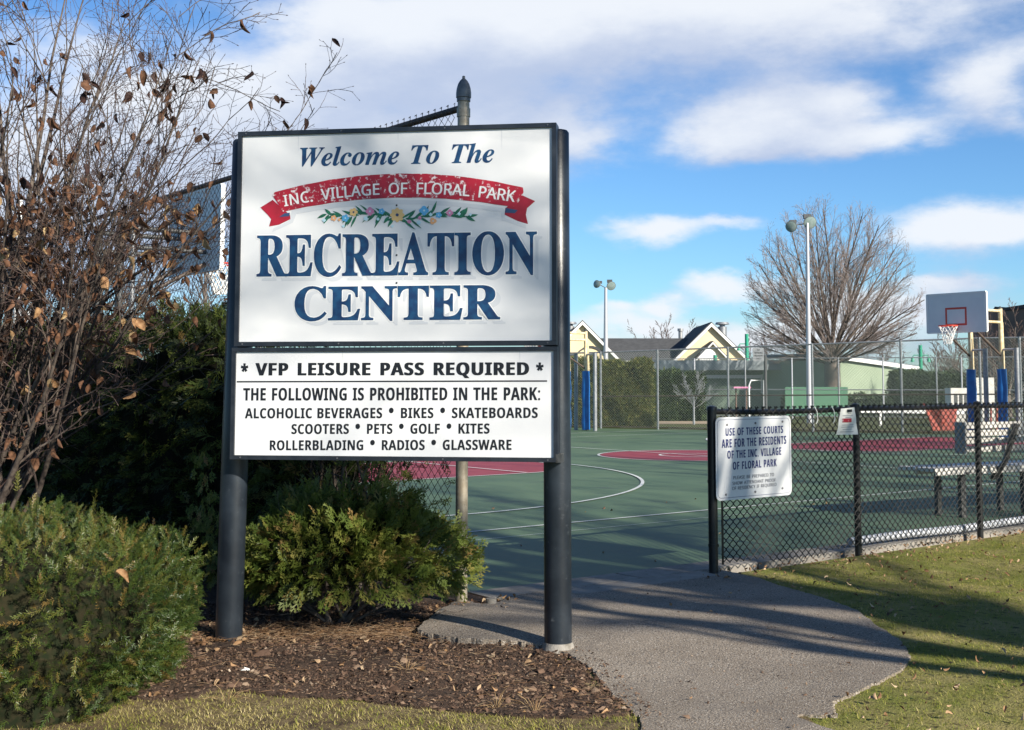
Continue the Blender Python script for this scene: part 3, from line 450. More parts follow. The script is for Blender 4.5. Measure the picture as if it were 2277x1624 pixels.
bed_poly = [Vector((*g2(*p), 0)) for p in bed_px] + [Vector((.0, 8.0, 0)), C(4.95, 6.7), C(4.95, 22), C(-1, 22), Vector((-9, 9, 0)), Vector((-5, 5.6, 0)), Vector((-2.4, 5.7, 0))]
bed2 = [(p.x, p.y) for p in smooth_poly(bed_poly, 4)]
def zbed(x, y):
    if inside(x, y, path2): return undul(x, y) - .02
    return undul(x, y) + .016 + .006 * math.sin(23 * x + 5 * math.sin(9 * y)) * math.sin(19 * y + 3 * math.sin(7 * x)) + .003 * math.sin(61 * x) * math.sin(53 * y)
patch('mulch_bed', bed2, zbed, m_mulch, .11, skirt=.05)
lawn_poly = [(-9, 1), (16, 1), tuple(C(22, 6.55)[:2]), tuple(C(4.7, 6.55)[:2]), tuple(C(4.7, 20)[:2]), (-14, 12)]
patch('lawn', lawn_poly, lambda x, y: undul(x, y), m_soil, .22)
thin = [(-4.2, 4.3), (1.3, 4.3), (1.15, 5.45), (.95, 5.6), (.6, 6.0), (-.6, 6.4), (-2.2, 6.4), (-4.2, 6.2)]
patch('thin_lawn', thin, lambda x, y: undul(x, y) + .005, m_thin, .2)
# court
court_pts = [C(4.8, 7.05), C(36, 7.05), (26.6, 27.2), (1.1 - .9 * 14, 39.5 + .436 * 14), C(4.8, 46)]
sheet('basketball_court', court_pts, m_court, 0.0)
court_z = [0.004]
def band(pts, w, closed=False):                 # a painted line of width w along points
    out = []; n = len(pts); Lp = []; Rp = []
    for i in range(n):
        a = pts[(i - 1) % n] if (closed or i) else pts[0]; b = pts[(i + 1) % n] if (closed or i < n - 1) else pts[-1]
        d = (b - a).normalized(); s = Vector((-d.y, d.x, 0)) * (w / 2); Lp.append(pts[i] + s); Rp.append(pts[i] - s)
    V = Lp + Rp; F = []
    for i in range(n if closed else n - 1): j = (i + 1) % n; F.append([i, j, j + n, i + n])
    return V, F
def lineobj(name, pts, w, z, closed=False, mat=None):
    V, F = band(pts, w, closed); m = bpy.data.meshes.new(name); m.from_pydata([(v.x, v.y, z) for v in V], [], F); m.materials.append(mat or m_line)
    o = link(name, m); o['kind'] = 'structure'; return o
def circ(a, b, r, t0=0, t1=360, n=64): return [C(a + r * math.cos(R_(t0 + (t1 - t0) * i / n)), b + r * math.sin(R_(t0 + (t1 - t0) * i / n))) for i in range(n + (0 if (t1 - t0) == 360 else 1))]
CB = 17.5; AL, AR = 6.4, 28.7; AM = 17.75
sheet('centre_circle_paint', circ(AM, CB, 1.8), m_courtr, .004)
def key(a0, s):
    ring = [C(a0, CB - 1.83), C(a0 + s * 5.8, CB - 1.83)] + [C(a0 + s * (5.8 + 1.83 * math.sin(R_(t))), CB - 1.83 * math.cos(R_(t))) for t in range(6, 180, 6)] + [C(a0 + s * 5.8, CB + 1.83), C(a0, CB + 1.83)]
    return ring
sheet('key_paint', key(AL, 1), m_courtr, .004); sheet('key_paint', key(AR, -1), m_courtr, .004)
for nm, pts, cl in (('court_line', circ(AM, CB, 1.83), True), ('court_line', circ(AM, CB, .61), True),
        ('court_line', [C(AL, CB - 7.6), C(AR, CB - 7.6), C(AR, CB + 7.6), C(AL, CB + 7.6)], True), ('court_line', [C(AM, CB - 7.6), C(AM, CB + 7.6)], False),
        ('court_line', key(AL, 1), False), ('court_line', key(AR, -1), False)):
    lineobj(nm, pts, .05, .008 if len(pts) != 2 else .012, cl)
lineobj('court_line', [C(AL, CB - 6.3)] + circ(7.8, CB, 6.3, -88, 88) + [C(AL, CB + 6.3)], .05, .012)
lineobj('court_line', [C(AR, CB - 6.3)] + circ(27.3, CB, 6.3, 268, 92) + [C(AR, CB + 6.3)], .05, .012)
lineobj('court_line', [C(AL, 27), C(30, 27)], .05, .008); lineobj('court_line', [C(AL + 5.8, CB - 1.83), C(AL + 5.8, CB + 1.83)], .05, .016)
lineobj('court_line', [C(AL, 9.35), C(AR, 9.35)], .01, .008)
# kerb of concrete slabs along the court
kerb = bpy.data.objects.new('kerb', None); COL.objects.link(kerb); kerb.location = C(5, 6.9); kerb['kind'] = 'structure'
a = 4.95; k = 0
while a < 20:
    w = 1.15 + .3 * random.random(); dz = random.uniform(-.006, .006)
    mb = MB(); mb.box(C(a + w / 2, 6.9, -.035 + dz + .006), AX, BX, Z3, w / 2 - .007, .15, .05)
    mb.put('kerb_slab', m_conc, kerb, bevel=.008); a += w
# lower apron slab just before the court opening
mb = MB(); mb.box(C(6.0, 6.62, -.03), AX, BX, Z3, .9, .13, .045); mb.put('kerb_slab', m_conc, kerb, bevel=.01)
sheet('far_grass_strip', [(-2, 40.5), (16, 33.2), (40, 50), (10, 62), (-8, 50)], m_ground, -.03)

# ---------------------------------------------------------------- the welcome sign
e_s = Vector((.990, -.139, 0)).normalized()
pR = Vector((.10, 6.79, 0)); pL = pR - e_s * 1.86
pl_n = e_s.cross(Z3)
SP = Plane(pR + pl_n * .185, e_s)               # face plane
sign = thing('welcome_sign', 'large white welcome sign with red banner and blue lettering on two thick dark posts', 'sign', (pR + pL) / 2)
for (pc, h, lean) in ((pR, 2.83, -.004), (pL, 2.825, .018)):
    mb = MB(); zt = h; top = pc + e_s * (lean * h) + Z3 * zt
    mb.tube([pc - Z3 * .1, pc + e_s * lean * 1.0 + Z3 * 1.0, top, top + Z3 * .012], [.0745, .0745, .0745, .066], 28)
    po = mb.put('post', m_navy_post, sign, smooth=True)
mb = MB(); mb.tube([pR + Z3 * .0, pR + Z3 * .055], [.098, .078], 20); mb.put('post_footing', m_conc, sign, smooth=True)
def frame_box(pl, corners, th, depth, name, facelabel):
    (xl, zt), (xr, _), (_, zb), _ = corners
    g = {}
    mb = MB()
    for (x0, x1, z0, z1) in ((xl, xr, zt - th, zt), (xl, xr, zb, zb + th)):
        mb.box(pl.w((x0 + x1) / 2, (z0 + z1) / 2, -depth / 2), pl.e, pl.n, Z3, (x1 - x0) / 2, depth / 2, (z1 - z0) / 2)
    for (x0, x1) in ((xl, xl + th), (xr - th, xr)):
        mb.box(pl.w((x0 + x1) / 2, (zt + zb) / 2, -depth / 2 - .001), pl.e, pl.n, Z3, (x1 - x0) / 2, depth / 2, (zt - zb) / 2 - th - .0005)
    fr = mb.put('frame', m_frame, sign)
    mb = MB(); mb.box(pl.w((xl + xr) / 2, (zt + zb) / 2, -.012 - (depth - .03) / 2), pl.e, pl.n, Z3, (xr - xl) / 2 - th - .001, (depth - .03) / 2, (zt - zb) / 2 - th - .001)
    return fr, mb.put('panel', m_face, sign)
TL = SP.uv(532, 292); TR = SP.uv(1238, 274); BLc = SP.uv(517, 768); BRc = SP.uv(1236, 770)
xl = (TL[0] + BLc[0]) / 2; xr = (TR[0] + BRc[0]) / 2; zt = (TL[1] + TR[1]) / 2; zb = (BLc[1] + BRc[1]) / 2
frame_box(SP, [(xl, zt), (xr, 0), (0, zb), 0], .024, .115, 'upper', '')
bl2 = SP.uv(506, 1022); br2 = SP.uv(1240, 1028); zt2 = zb - .008; zb2 = (bl2[1] + br2[1]) / 2
frame_box(SP, [(xl - .012, zt2), (xr + .006, 0), (0, zb2), 0], .022, .10, 'lower', '')
# bracket at the lower right corner and straps behind
mb = MB(); mb.box(SP.w(xr + .012, zb2 + .02, -.05), SP.e, SP.n, Z3, .016, .05, .022); mb.put('corner_bracket', m_dkst, sign)
for zz in (zt - .12, zb + .12, zb2 + .12):
    mb = MB(); mb.box(SP.w((xl + xr) / 2, zz, -.123), SP.e, SP.n, Z3, (xr - xl) / 2 - .01, .006, .02); mb.put('back_strap', m_dkst, sign)
for a_, z_ in [(xl + .012 + (xr - xl - .024) * t, zz) for zz in (zt - .012, zb + .012, zb2 + .011) for t in (.02, .33, .66, .98)]:
    mb = MB(); mb.tube([SP.w(a_, z_, 0), SP.w(a_, z_, .003)], [.005, .004], 8); mb.put('screw', m_bolt, sign)
for a_, z_, l_ in ((xl + .35, zt - .026, .10), (xl + .92, zt - .026, .06), (xl + 1.5, zt - .026, .13), (xl + .62, zt2 - .024, .05), (xr - .2, zt2 - .024, .07)):
    SP.sheet('drip_stain', [[(a_ - .0025, z_), (a_ + .0025, z_), (a_ + .001, z_ - l_)]], m_shadow, sign, -.0113)
O1 = -.0105
def T(txt, font, bl, br, cv, mat, off=O1, offset=0, shift=(0, 0), **k):
    gl = SP.text(txt, font, bl, br, cv, **k)
    if mat in (m_blue, m_black) and not k.pop('one', False):
        for g in gl: SP.sheet('letter', g, mat, sign, off, offset, shift)
    else: SP.sheet('lettering', [c for g in gl for c in g], mat, sign, off, offset, shift)['kind'] = 'stuff'
SC = 6.85 / FPX
for txt, bl_, br_, cv, sp in (('RECREATION', (568, 614), (1194, 608), 523, dict(cap=.676)), ('CENTER', (650, 712), (1109, 709), 638, dict(cap=.676))):
    T(txt, SERIF, bl_, br_, cv, m_shadow, -.0112, .002, (12 * SC, -10 * SC), **sp)
    T(txt, SERIF, bl_, br_, cv, m_white, -.0108, .0085, **sp)
    T(txt, SERIF, bl_, br_, cv, m_blue, -.0100, .0035, **sp)
T('Welcome To The', ITAL, (663, 369), (1100, 360), 327, m_blue, offset=.0008, cap=.67, space=.22)
# the banner
def px(pts): return [SP.uv(*p) for p in pts]
def c4(x, y): return ((700 + x / 1.98) / 1.4115, (350 + y / 1.98) / 1.4115)
def arcpx(x0, x1, y0, ymid, y1, n=18):
    out = []
    for i in range(n + 1):
        t = i / n; out.append(c4(x0 + (x1 - x0) * t, (1 - t) ** 2 * y0 + 2 * t * (1 - t) * (2 * ymid - (y0 + y1) / 2) + t * t * y1 + 1.5 * math.sin(i * 2.7)))
    return out
top = arcpx(318, 1862, 500, 385, 472); botm = arcpx(368, 1765, 622, 535, 588)
SP.sheet('banner_shadow', [px(arcpx(425, 1740, 612, 548, 600) + arcpx(425, 1740, 640, 576, 628)[::-1])], m_shadow, sign, -.0112)
SP.sheet('banner_shadow', [px([c4(425, 615), c4(450, 640), c4(430, 690), c4(300, 750), c4(310, 725), c4(405, 680)])], m_shadow, sign, -.0111)
SP.sheet('banner_shadow', [px([c4(1725, 612), c4(1745, 605), c4(1750, 660), c4(1880, 705), c4(1882, 728), c4(1730, 675)])], m_shadow, sign, -.0111)
SP.sheet('banner_tail', [px([c4(305, 548), c4(228, 596), c4(272, 640), c4(295, 668), c4(282, 714), c4(345, 702), c4(415, 668), c4(412, 640), c4(375, 612)])], m_reds, sign, -.0106)
SP.sheet('banner_tail', [px([c4(1858, 520), c4(1938, 556), c4(1888, 600), c4(1880, 640), c4(1893, 698), c4(1830, 680), c4(1748, 640), c4(1752, 600)])], m_reds, sign, -.0106)
SP.sheet('banner', [px(top + [c4(1866, 500), c4(1820, 590)] + botm[::-1] + [c4(330, 560), c4(302, 520)])], m_redb, sign, -.0100)
SP.sheet('banner_fold', [px([c4(345, 655), c4(378, 632), c4(412, 628), c4(408, 650)])], m_navy2, sign, -.0099)
SP.sheet('banner_fold', [px([c4(1755, 598), c4(1830, 612), c4(1812, 632), c4(1750, 628)])], m_navy2, sign, -.0099)
def arctext(txt, font, x0, x1, y0, ymid, y1, hpx, off, mat, offset=0, **k):
    lay, W = layout(txt, font, **k); polys = []; A = Vector(SP.uv(*c4(x0, y0))); B = Vector(SP.uv(*c4(x1, y1))); sx = (B - A).length / W
    def base(t):
        y = (1 - t) ** 2 * y0 + 2 * t * (1 - t) * (2 * ymid - (y0 + y1) / 2) + t * t * y1; return Vector(SP.uv(*c4(x0 + (x1 - x0) * t, y)))
    hh = Vector(SP.uv(*c4(1000, 500 - hpx))).y - Vector(SP.uv(*c4(1000, 500))).y; sy = hh / .56
    for x, a, cs in lay:
        tm = (x + a / 2) / W; p = base(tm); d = (base(min(1, tm + .02)) - base(max(0, tm - .02))).normalized(); nn = Vector((-d.y, d.x))
        for c in cs: polys.append([tuple(p + d * ((q[0] - a / 2) * sx) + nn * (q[1] * sy)) for q in c])
    [SP.sheet('lettering', polys, mat, sign, off + .0003 * j, 0, dd).__setitem__('kind', 'stuff') for j, dd in enumerate(((-.0018, 0), (.0018, 0), (0, .0014)))]
arctext('INC. VILLAGE OF FLORAL PARK', THIN, 375, 1808, 590, 512, 562, 80, -.0094, m_white, .0028, space=.35)
# painted garland of leaves and flowers
def leafshape(cx, cy, L_, W_, ang):
    out = []
    for i in range(15):
        t = i / 14; out.append((t, math.sin(math.pi * t ** .8) * .5))
    pts = out + [(t, -y * .7) for t, y in out[::-1][1:-1]]
    ca, sa = math.cos(ang), math.sin(ang)
    res = []
    for t, y in pts:
        X, Yy = t * L_, y * W_ + .18 * L_ * t * t
        res.append(c4(cx + X * ca - Yy * sa, cy - (X * sa + Yy * ca)))
    return px(res)
rg = random.Random(5); shadows = []; nl = 0
for i in range(62):
    t = i / 61; side = -1 if t < .5 else 1; x = 1080 + (t - .5) * 2 * 440; y = 655 + 12 * math.sin(t * 14) - 18 * abs(t - .5) * 2
    ang = (0 if side > 0 else math.pi) + rg.uniform(-1.0, 1.0); L_ = rg.uniform(55, 105) * (1 - .3 * abs(t - .5) * 2); W_ = rg.uniform(14, 24)
    p_ = leafshape(x, y, L_, W_, ang); SP.sheet('painted_leaf', [p_], m_leafp, sign, -.0104 + .00002 * i)
for (x, y, w, h) in ((520, 690, 150, 10), (1510, 640, 100, 8)):
    pass
FL = [(1080, 642, 46, 'yellow', 8), (808, 625, 27, 'yellow', 5), (757, 662, 24, 'blue', 5), (910, 620, 27, 'pink', 4), (983, 620, 20, 'blue', 5), (685, 662, 19, 'orange', 5), (1247, 615, 30, 'blue', 4),
      (1338, 643, 20, 'blue', 5), (1407, 630, 22, 'pink', 4), (1303, 680, 22, 'orange', 3), (1215, 690, 14, 'pale', 5), (885, 665, 15, 'pale', 5), (745, 712, 10, 'pale', 4), (625, 675, 12, 'pale', 4),
      (1288, 640, 12, 'pale', 4), (1465, 635, 11, 'pale', 4), (1535, 640, 9, 'pale', 4), (1155, 684, 13, 'pink', 4), (960, 668, 10, 'pale', 4), (1220, 660, 12, 'pink', 4), (720, 672, 10, 'orange', 4), (1050, 712, 9, 'pale', 4)]
for k, (x, y, r, cname, n) in enumerate(FL):
    pts = []
    for i in range(40):
        t = 2 * math.pi * i / 40; rr = r * (.72 + .28 * abs(math.cos(n * t / 2))); pts.append(c4(x + rr * math.cos(t), y + rr * math.sin(t)))
    SP.sheet('painted_flower', [px(pts)], m_pet[cname], sign, -.0090 + .00002 * k)
    if r > 18: SP.sheet('flower_centre', [px([c4(x + r * .22 * math.cos(i * .7), y + r * .22 * math.sin(i * .7)) for i in range(9)])], m_navy2 if cname == 'yellow' else m_pet['pale'], sign, -.0082)
def dot(x, y, r): SP.sheet('screw_hole', [px([c4(x + r * math.cos(i * .785), y + r * math.sin(i * .785)) for i in range(8)])], m_black, sign, -.0098)
for y in (582, 892, 1065): dot(1076, y, 6)
# rules panel text
def c5(x, y): return ((650 + x / 1.6242) / 1.4115, (1050 + y / 1.6242) / 1.4115)
for txt, x0, x1, yb, yt, sp, off in (('VFP LEISURE PASS REQUIRED', 245, 1642, 209, 146, .30, .0035), ('THE FOLLOWING IS PROHIBITED IN THE PARK:', 180, 1700, 337, 274, .26, .0012),
        ('ALCOHOLIC BEVERAGES • BIKES • SKATEBOARDS', 190, 1686, 428, 376, .24, .0008), ('SCOOTERS • PETS • GOLF • KITES', 425, 1440, 508, 457, .24, .0008), ('ROLLERBLADING • RADIOS • GLASSWARE', 312, 1553, 591, 540, .24, .0008)):
    o_ = off if off > .001 else .0009
    for g in SP.text(txt, SANS, c5(x0, yb), c5(x1, yb - 2), c5(x0, yt)[1], space=sp, track=.03 if off > .003 else .018):
        v_, f_ = fill(g); V_ = [SP.w(x - o_, y, -.0108) for x, y, _ in v_] + [SP.w(x + o_, y, -.0104) for x, y, _ in v_]; n_ = len(v_)
        m_ = bpy.data.meshes.new('letter'); m_.from_pydata([tuple(q) for q in V_], [], f_ + [[i + n_ for i in ff] for ff in f_]); m_.materials.append(m_black); link('letter', m_, sign)
T('*', SANS, c5(168, 214), c5(205, 214), c5(168, 150)[1], m_black, -.0108, .003); T('*', SANS, c5(1676, 208), c5(1714, 208), c5(1676, 146)[1], m_black, -.0108, .003)
SP.sheet('ruled_line', [px([c5(148, 245), c5(1732, 241), c5(1732, 234), c5(148, 238)])], m_black, sign, -.0108)
# ---------------------------------------------------------------- chain-link fences
def chainlink(name, pl, a0, a1, zf0, zf1, w, h, r, mat, parent, sides=3, barb=True):
    p = w / 2; nW = int((a1 - a0) / p); P0 = []; P1 = []; rg = np.random.default_rng(3)
    o = np.array(pl.o); e = np.array(pl.e); n_ = np.array(pl.n)
    for i in range(nW):
        x0 = a0 + i * p; zb_, zt_ = zf0(x0), zf1(x0); nk = int((zt_ - zb_) / (h / 2)); k = np.arange(nk + 1)
        odd = ((k + i) % 2).astype(float) if i % 2 == 0 else (1 - ((k + 1) % 2)).astype(float)
        odd = (k % 2) if i % 2 == 0 else 1 - (k % 2)
        x = x0 + p * (odd * 1.10 - .05); z = zt_ - k * h / 2; off = np.where(odd > .5, .5, -.5) * r * 1.6 + .01 * np.sin(x0 * 1.7 + z * 1.3)
        x = x + .0025 * np.sin(z * 9 + x0 * 3)
        pts = o[None] + e[None] * x[:, None] + n_[None] * off[:, None] + np.array([0, 0, 1.])[None] * z[:, None]
        P0.append(pts[:-1]); P1.append(pts[1:])
        if barb:
            j = 0 if True else 1
            up = pts[0] + np.array([0, 0, h * .34]) + e * (.006 if i % 2 else -.006); P0.append(pts[0][None]); P1.append(up[None])
            P0.append(up[None]); P1.append((up + n_ * .012 - np.array([0, 0, .012]))[None])
    P0 = np.concatenate(P0); P1 = np.concatenate(P1)
    V, F = seg_tubes(P0, P1, np.full(len(P0), r), np.full(len(P0), r), sides)
    return link(name, mesh_np(name, V, F, mat), parent, stuff=True)

# low black fence
FB = Plane(C(0, 6.6), AX)                        # coordinate along = A
fa = [FB.uv(1587, 1267)[0], FB.uv(1909, 1237)[0], FB.uv(2180, 1191)[0]]; fa.append(fa[-1] + (fa[2] - fa[1])); fa.append(fa[-1] + 2.1)
low = thing('chain_link_fence', 'low black chain-link fence running along the lawn side of the court', 'fence', C(fa[0], 6.6))
def pz(a): return undul(*C(a, 6.6)[:2])
for k, a in enumerate(fa):
    rr = .036 if k == 0 else .029; lean = .0 if k != 0 else -.004
    mb = MB(); mb.tube([C(a, 6.6, -.15), C(a + lean, 6.6, 1.24)], rr, 16); p_ = mb.put('post', m_vinyl, low, smooth=True)
    mb = MB(); mb.tube([C(a + lean, 6.6, 1.235), C(a, 6.6, 1.262), C(a, 6.6, 1.272)], [rr + .005, rr + .004, .012], 16); mb.put('cap', m_vinyl, p_, smooth=True)
    for zz in ((.22, .70, 1.12) if k == 0 else (.35, .9)):
        mb = MB(); mb.tube([C(a, 6.6, zz - .012), C(a, 6.6, zz + .012)], rr + .005, 16); mb.put('band', m_vinyl, p_, smooth=True)
for k in range(len(fa) - 1):
    mb = MB(); sag = .012 if k == 0 else .006
    mb.tube([C(fa[k] + (fa[k + 1] - fa[k]) * t, 6.6, 1.225 - sag * math.sin(math.pi * t)) for t in (0, .25, .5, .75, 1)], .021, 14); mb.put('top_rail', m_vinyl, low, smooth=True)
mb = MB(); mb.bar(C(fa[0] + .075, 6.575, .07), C(fa[0] + .072, 6.575, 1.19), .006, .018, AX); mb.put('tension_bar', m_vinyl, low)
chainlink('chain_link_mesh', Plane(C(0, 6.57), AX), fa[0] + .075, fa[-1], lambda a: .055 + .02 * math.sin(a * 3), lambda a: 1.235, .076, .068, .0043, m_wireb, low, 4)
# white twist ties
for k, (a, z) in enumerate(((fa[0] + 1.15, 1.20), (fa[0] + 1.37, 1.20))):
    mb = MB(); mb.tube([C(a, 6.548, z + .05), C(a + .02, 6.54, z + .01), C(a + .035, 6.545, z - .06), C(a + .02, 6.55, z - .09)], .0035, 6); mb.put('cable_tie', m_white, low)
# pipe lying along the foot of the fence
mb = MB(); n_ = 14
mb.tube([C(fa[1] + .15 + (fa[-1] - fa[1]) * t / n_, 6.80 + .012 * math.sin(t * 1.3), .072 + .006 * math.sin(t)) for t in range(n_ + 1)], .036, 16)
tag(mb.put('drain_pipe', m_pipe, smooth=True), 'long pale grey pipe lying on the kerb behind the low black fence', 'pipe')
# court rules sign
FS = Plane(C(0, 6.535), AX)
c0 = FS.uv(1593, 930); c1 = FS.uv(1759, 923); c2 = FS.uv(1760, 1099); c3 = FS.uv(1591, 1117)
cs = thing('court_rules_sign', 'white metal sign with blue lettering hung on the low black fence by its end post', 'sign', C((c0[0] + c1[0]) / 2, 6.535, (c0[1] + c3[1]) / 2))
x0, x1, z1_, z0_ = (c0[0] + c3[0]) / 2, (c1[0] + c2[0]) / 2, (c0[1] + c1[1]) / 2, (c3[1] + c2[1]) / 2
def rrect(x0, x1, z0, z1, r, n=5):
    o = []
    for cx, cz, a in ((x1 - r, z1 - r, 0), (x0 + r, z1 - r, 90), (x0 + r, z0 + r, 180), (x1 - r, z0 + r, 270)):
        for i in range(n + 1): o.append((cx + r * math.cos(R_(a + 90 * i / n)), cz + r * math.sin(R_(a + 90 * i / n))))
    return o
mb = MB(); mb.prism([FS.w(x, z, 0) for x, z in rrect(x0, x1, z0_, z1_, .045)], -FS.n * .003); mb.put('plate', m_face, cs)
FS.sheet('border_line', [rrect(x0 + .018, x1 - .018, z0_ + .018, z1_ - .018, .034), rrect(x0 + .021, x1 - .021, z0_ + .021, z1_ - .021, .031)[::-1]], m_signb, cs, .001)
def c9(x, y): return ((2150 + x / 4.06) / 1.4115, (1250 + y / 4.06) / 1.4115)
def TS(txt, xa, ya, xb, yb, yt, mat, off, font=SANS, **k): [FS.sheet('lettering', [c for g in FS.text(txt, font, c9(xa, ya), c9(xb, yb), c9(xa, yt)[1], **k) for c in g], mat, cs, .0012 + .0003 * (dx > 0), 0, (dx, 0)).__setitem__('kind', 'stuff') for dx in ((-.0013, .0013) if font is SANS else (-.0007, .0007))]
TS('USE OF THESE COURTS', 512, 482, 1250, 444, 384, m_signb, .0002, track=.05)
TS('ARE FOR THE RESIDENTS', 468, 636, 1290, 582, 528, m_signb, .0002, track=.05)
TS('OF THE INC. VILLAGE', 536, 774, 1228, 722, 672, m_signb, .0002, track=.05)
TS('OF FLORAL PARK', 606, 914, 1166, 868, 814, m_signb, .0002, track=.05)
TS('PLEASE BE PREPARED TO', 612, 1036, 1135, 993, 994, m_signg, .0005, THIN, track=.02)
TS('SHOW ATTENDANT PROOF', 602, 1108, 1156, 1062, 1066, m_signg, .0005, THIN, track=.02)
TS('OF RESIDENCY IF REQUIRED', 598, 1174, 1166, 1118, 1132, m_signg, .0005, THIN, track=.02)
for (x, y) in ((535, 338), (895, 318), (1240, 298), (520, 1228), (893, 1192), (1240, 1148)):
    a, z = FS.uv(*c9(x, y)); mb = MB(); mb.tube([FS.w(a, z, .0), FS.w(a, z, .005), FS.w(a, z, .008)], [.009, .009, .004], 10); mb.put('bolt', m_bolt, cs, smooth=True)
# laminated paper notice
d8 = lambda x, y: ((2450 + x / 2.707) / 1.4115, (850 + y / 2.707) / 1.4115)
FN = Plane(C(0, 6.545), AX)
nq = [FN.uv(*d8(*p)) for p in ((512, 1172), (632, 1160), (655, 1392), (470, 1395))]
no = thing('paper_notice', 'crumpled white paper notice with red stripe tied to the low black fence', 'notice', FN.w(*nq[0]))
mb = MB(); K = 7
for i in range(K + 1):
    for j in range(K + 1):
        t, s_ = i / K, j / K; a = nq[0][0] * (1 - t) * (1 - s_) + nq[1][0] * t * (1 - s_) + nq[2][0] * t * s_ + nq[3][0] * (1 - t) * s_; z = nq[0][1] * (1 - t) * (1 - s_) + nq[1][1] * t * (1 - s_) + nq[2][1] * t * s_ + nq[3][1] * (1 - t) * s_
        mb.v.append(FN.w(a, z, .004 * math.sin(5 * t + 2 * s_) + .003 * math.sin(11 * s_ + 4 * t)))
for i in range(K):
    for j in range(K): b = i * (K + 1) + j; mb.f.append([b, b + 1, b + K + 2, b + K + 1])
mb.put('sheet', m_paper, no, smooth=True)
def nrect(xa, xb, ya, yb, mat, nm): FN.sheet(nm, [[FN.uv(*d8(*p)) for p in ((xa, ya), (xb, ya - 3), (xb, yb - 3), (xa, yb))]], mat, no, .009)
nrect(558, 600, 1180, 1204, m_black, 'print_block'); nrect(517, 596, 1257, 1290, m_redb, 'print_stripe')
for (xa, xb, y) in ((565, 592, 1212), (520, 606, 1230), (545, 590, 1246), (512, 612, 1310), (508, 616, 1328), (520, 600, 1347), (498, 612, 1368)): nrect(xa, xb, y, y + 4, m_textg, 'print_line')
# tall fence behind the sign, running away to the left
FT = Plane(C(4.7, 6.73), -BX)                    # a grows towards the camera, so negative is away
tall = thing('chain_link_fence', 'tall dark chain-link fence behind the welcome sign rising above the hedge', 'fence', C(4.7, 6.73))
mb = MB(); mb.tube([C(4.7, 6.73, -.1), C(4.7, 6.73, 3.36)], .040, 18); tp = mb.put('end_post', m_tan, tall, smooth=True)
mb = MB(); mb.tube([C(4.7, 6.73, z) for z in (3.33, 3.352, 3.356, 3.39, 3.42, 3.45, 3.472, 3.484, 3.487, 3.502, 3.506)], [.046, .046, .051, .051, .047, .038, .025, .013, .010, .010, .004], 18); mb.put('cap', m_capg, tp, smooth=True)
for zz in (.5, 1.2, 2.0, 2.7, 3.27):
    mb = MB(); mb.tube([C(4.7, 6.73, zz - .035 * (zz > 3) - .01), C(4.7, 6.73, zz + .012)], .0455, 18); mb.put('band', m_tan, tp, smooth=True)
for k in range(1, 6):
    b = 6.73 + 3.02 * k; mb = MB(); mb.tube([C(4.7, b, -.1), C(4.7, b, 3.33)], .031, 14); mb.put('line_post', m_galv, tall, smooth=True)
    mb = MB(); mb.tube([C(4.7, b - 3.0, 3.29), C(4.7, b, 3.29)], .023, 14); mb.put('top_rail', m_railb, tall, smooth=True)
    mb = MB(); mb.tube([C(4.7, b - 3.0, .1), C(4.7, b, .1)], .006, 6); mb.put('bottom_wire', m_railb, tall)
chainlink('chain_link_mesh', Plane(C(4.66, 6.73), -BX), -14.8, -.05, lambda a: .05, lambda a: 3.30, .078, .074, .0021, m_wired, tall, 3)
# far court fence
F0 = Vector((1.1, 39.5, 0)); fd = Vector((.9, -.436, 0)).normalized(); FF = Plane(F0, fd)
far = thing('chain_link_fence', 'high galvanised chain-link fence at the far end of the green court', 'fence', F0)
ftop = lambda a: 2.36 + .30 * max(0, min(1, a / 12.0))
posts = [FF.uv(u, 930)[0] for u in (1336, 1463, 1620, 1808, 2006, 2182, 2272)]; posts = [posts[0] - 2.6] + posts + [posts[-1] + 2.5]
for k, a in enumerate(posts):
    t = ftop(a); mb = MB(); mb.tube([FF.w(a, -.05), FF.w(a, t + .02)], .036, 12); po = mb.put('post', m_galv, far, smooth=True)
    if k:
        for nm, z0, z1, r in (('top_rail', ftop(posts[k - 1]), t, .024), ('mid_rail', ftop(posts[k - 1]) * .42, t * .42, .021), ('bottom_rail', .06, .06, .018)):
            mb = MB(); mb.tube([FF.w(posts[k - 1], z0), FF.w(a, z1)], r, 10); mb.put(nm, m_railb if nm != 'top_rail' else m_galv, far, smooth=True)
chainlink('chain_link_mesh', Plane(F0 + FF.n * .05, fd), posts[0], posts[-1], lambda a: .02, ftop, .082, .078, .0027, m_wireg, far, 3, False)
# second, farther fence round the tennis courts
G0 = Vector((2.2, 52, 0)); gd = Vector((.95, -.30, 0)).normalized(); FG = Plane(G0, gd)
f2 = thing('chain_link_fence', 'second thinner chain-link fence on lighter posts beyond the far court fence', 'fence', G0)
gp = [FG.uv(u, 900)[0] for u in (1440, 1545, 1658, 1762, 1866, 1965, 2084, 2140, 2230, 2320)]
for k, a in enumerate(gp):
    mb = MB(); mb.tube([FG.w(a, -.05), FG.w(a, 2.42)], .03, 8); mb.put('post', m_lpole if k % 2 else m_galv, f2, smooth=True)
    if k:
        for z in (2.40, 1.15, .1):
            mb = MB(); mb.tube([FG.w(gp[k - 1], z), FG.w(a, z)], .02, 6); mb.put('rail', m_galv, f2)
chainlink('chain_link_mesh', FG, gp[0], gp[-1], lambda a: .05, lambda a: 2.4, .16, .15, .0032, m_wireg, f2, 3, False)

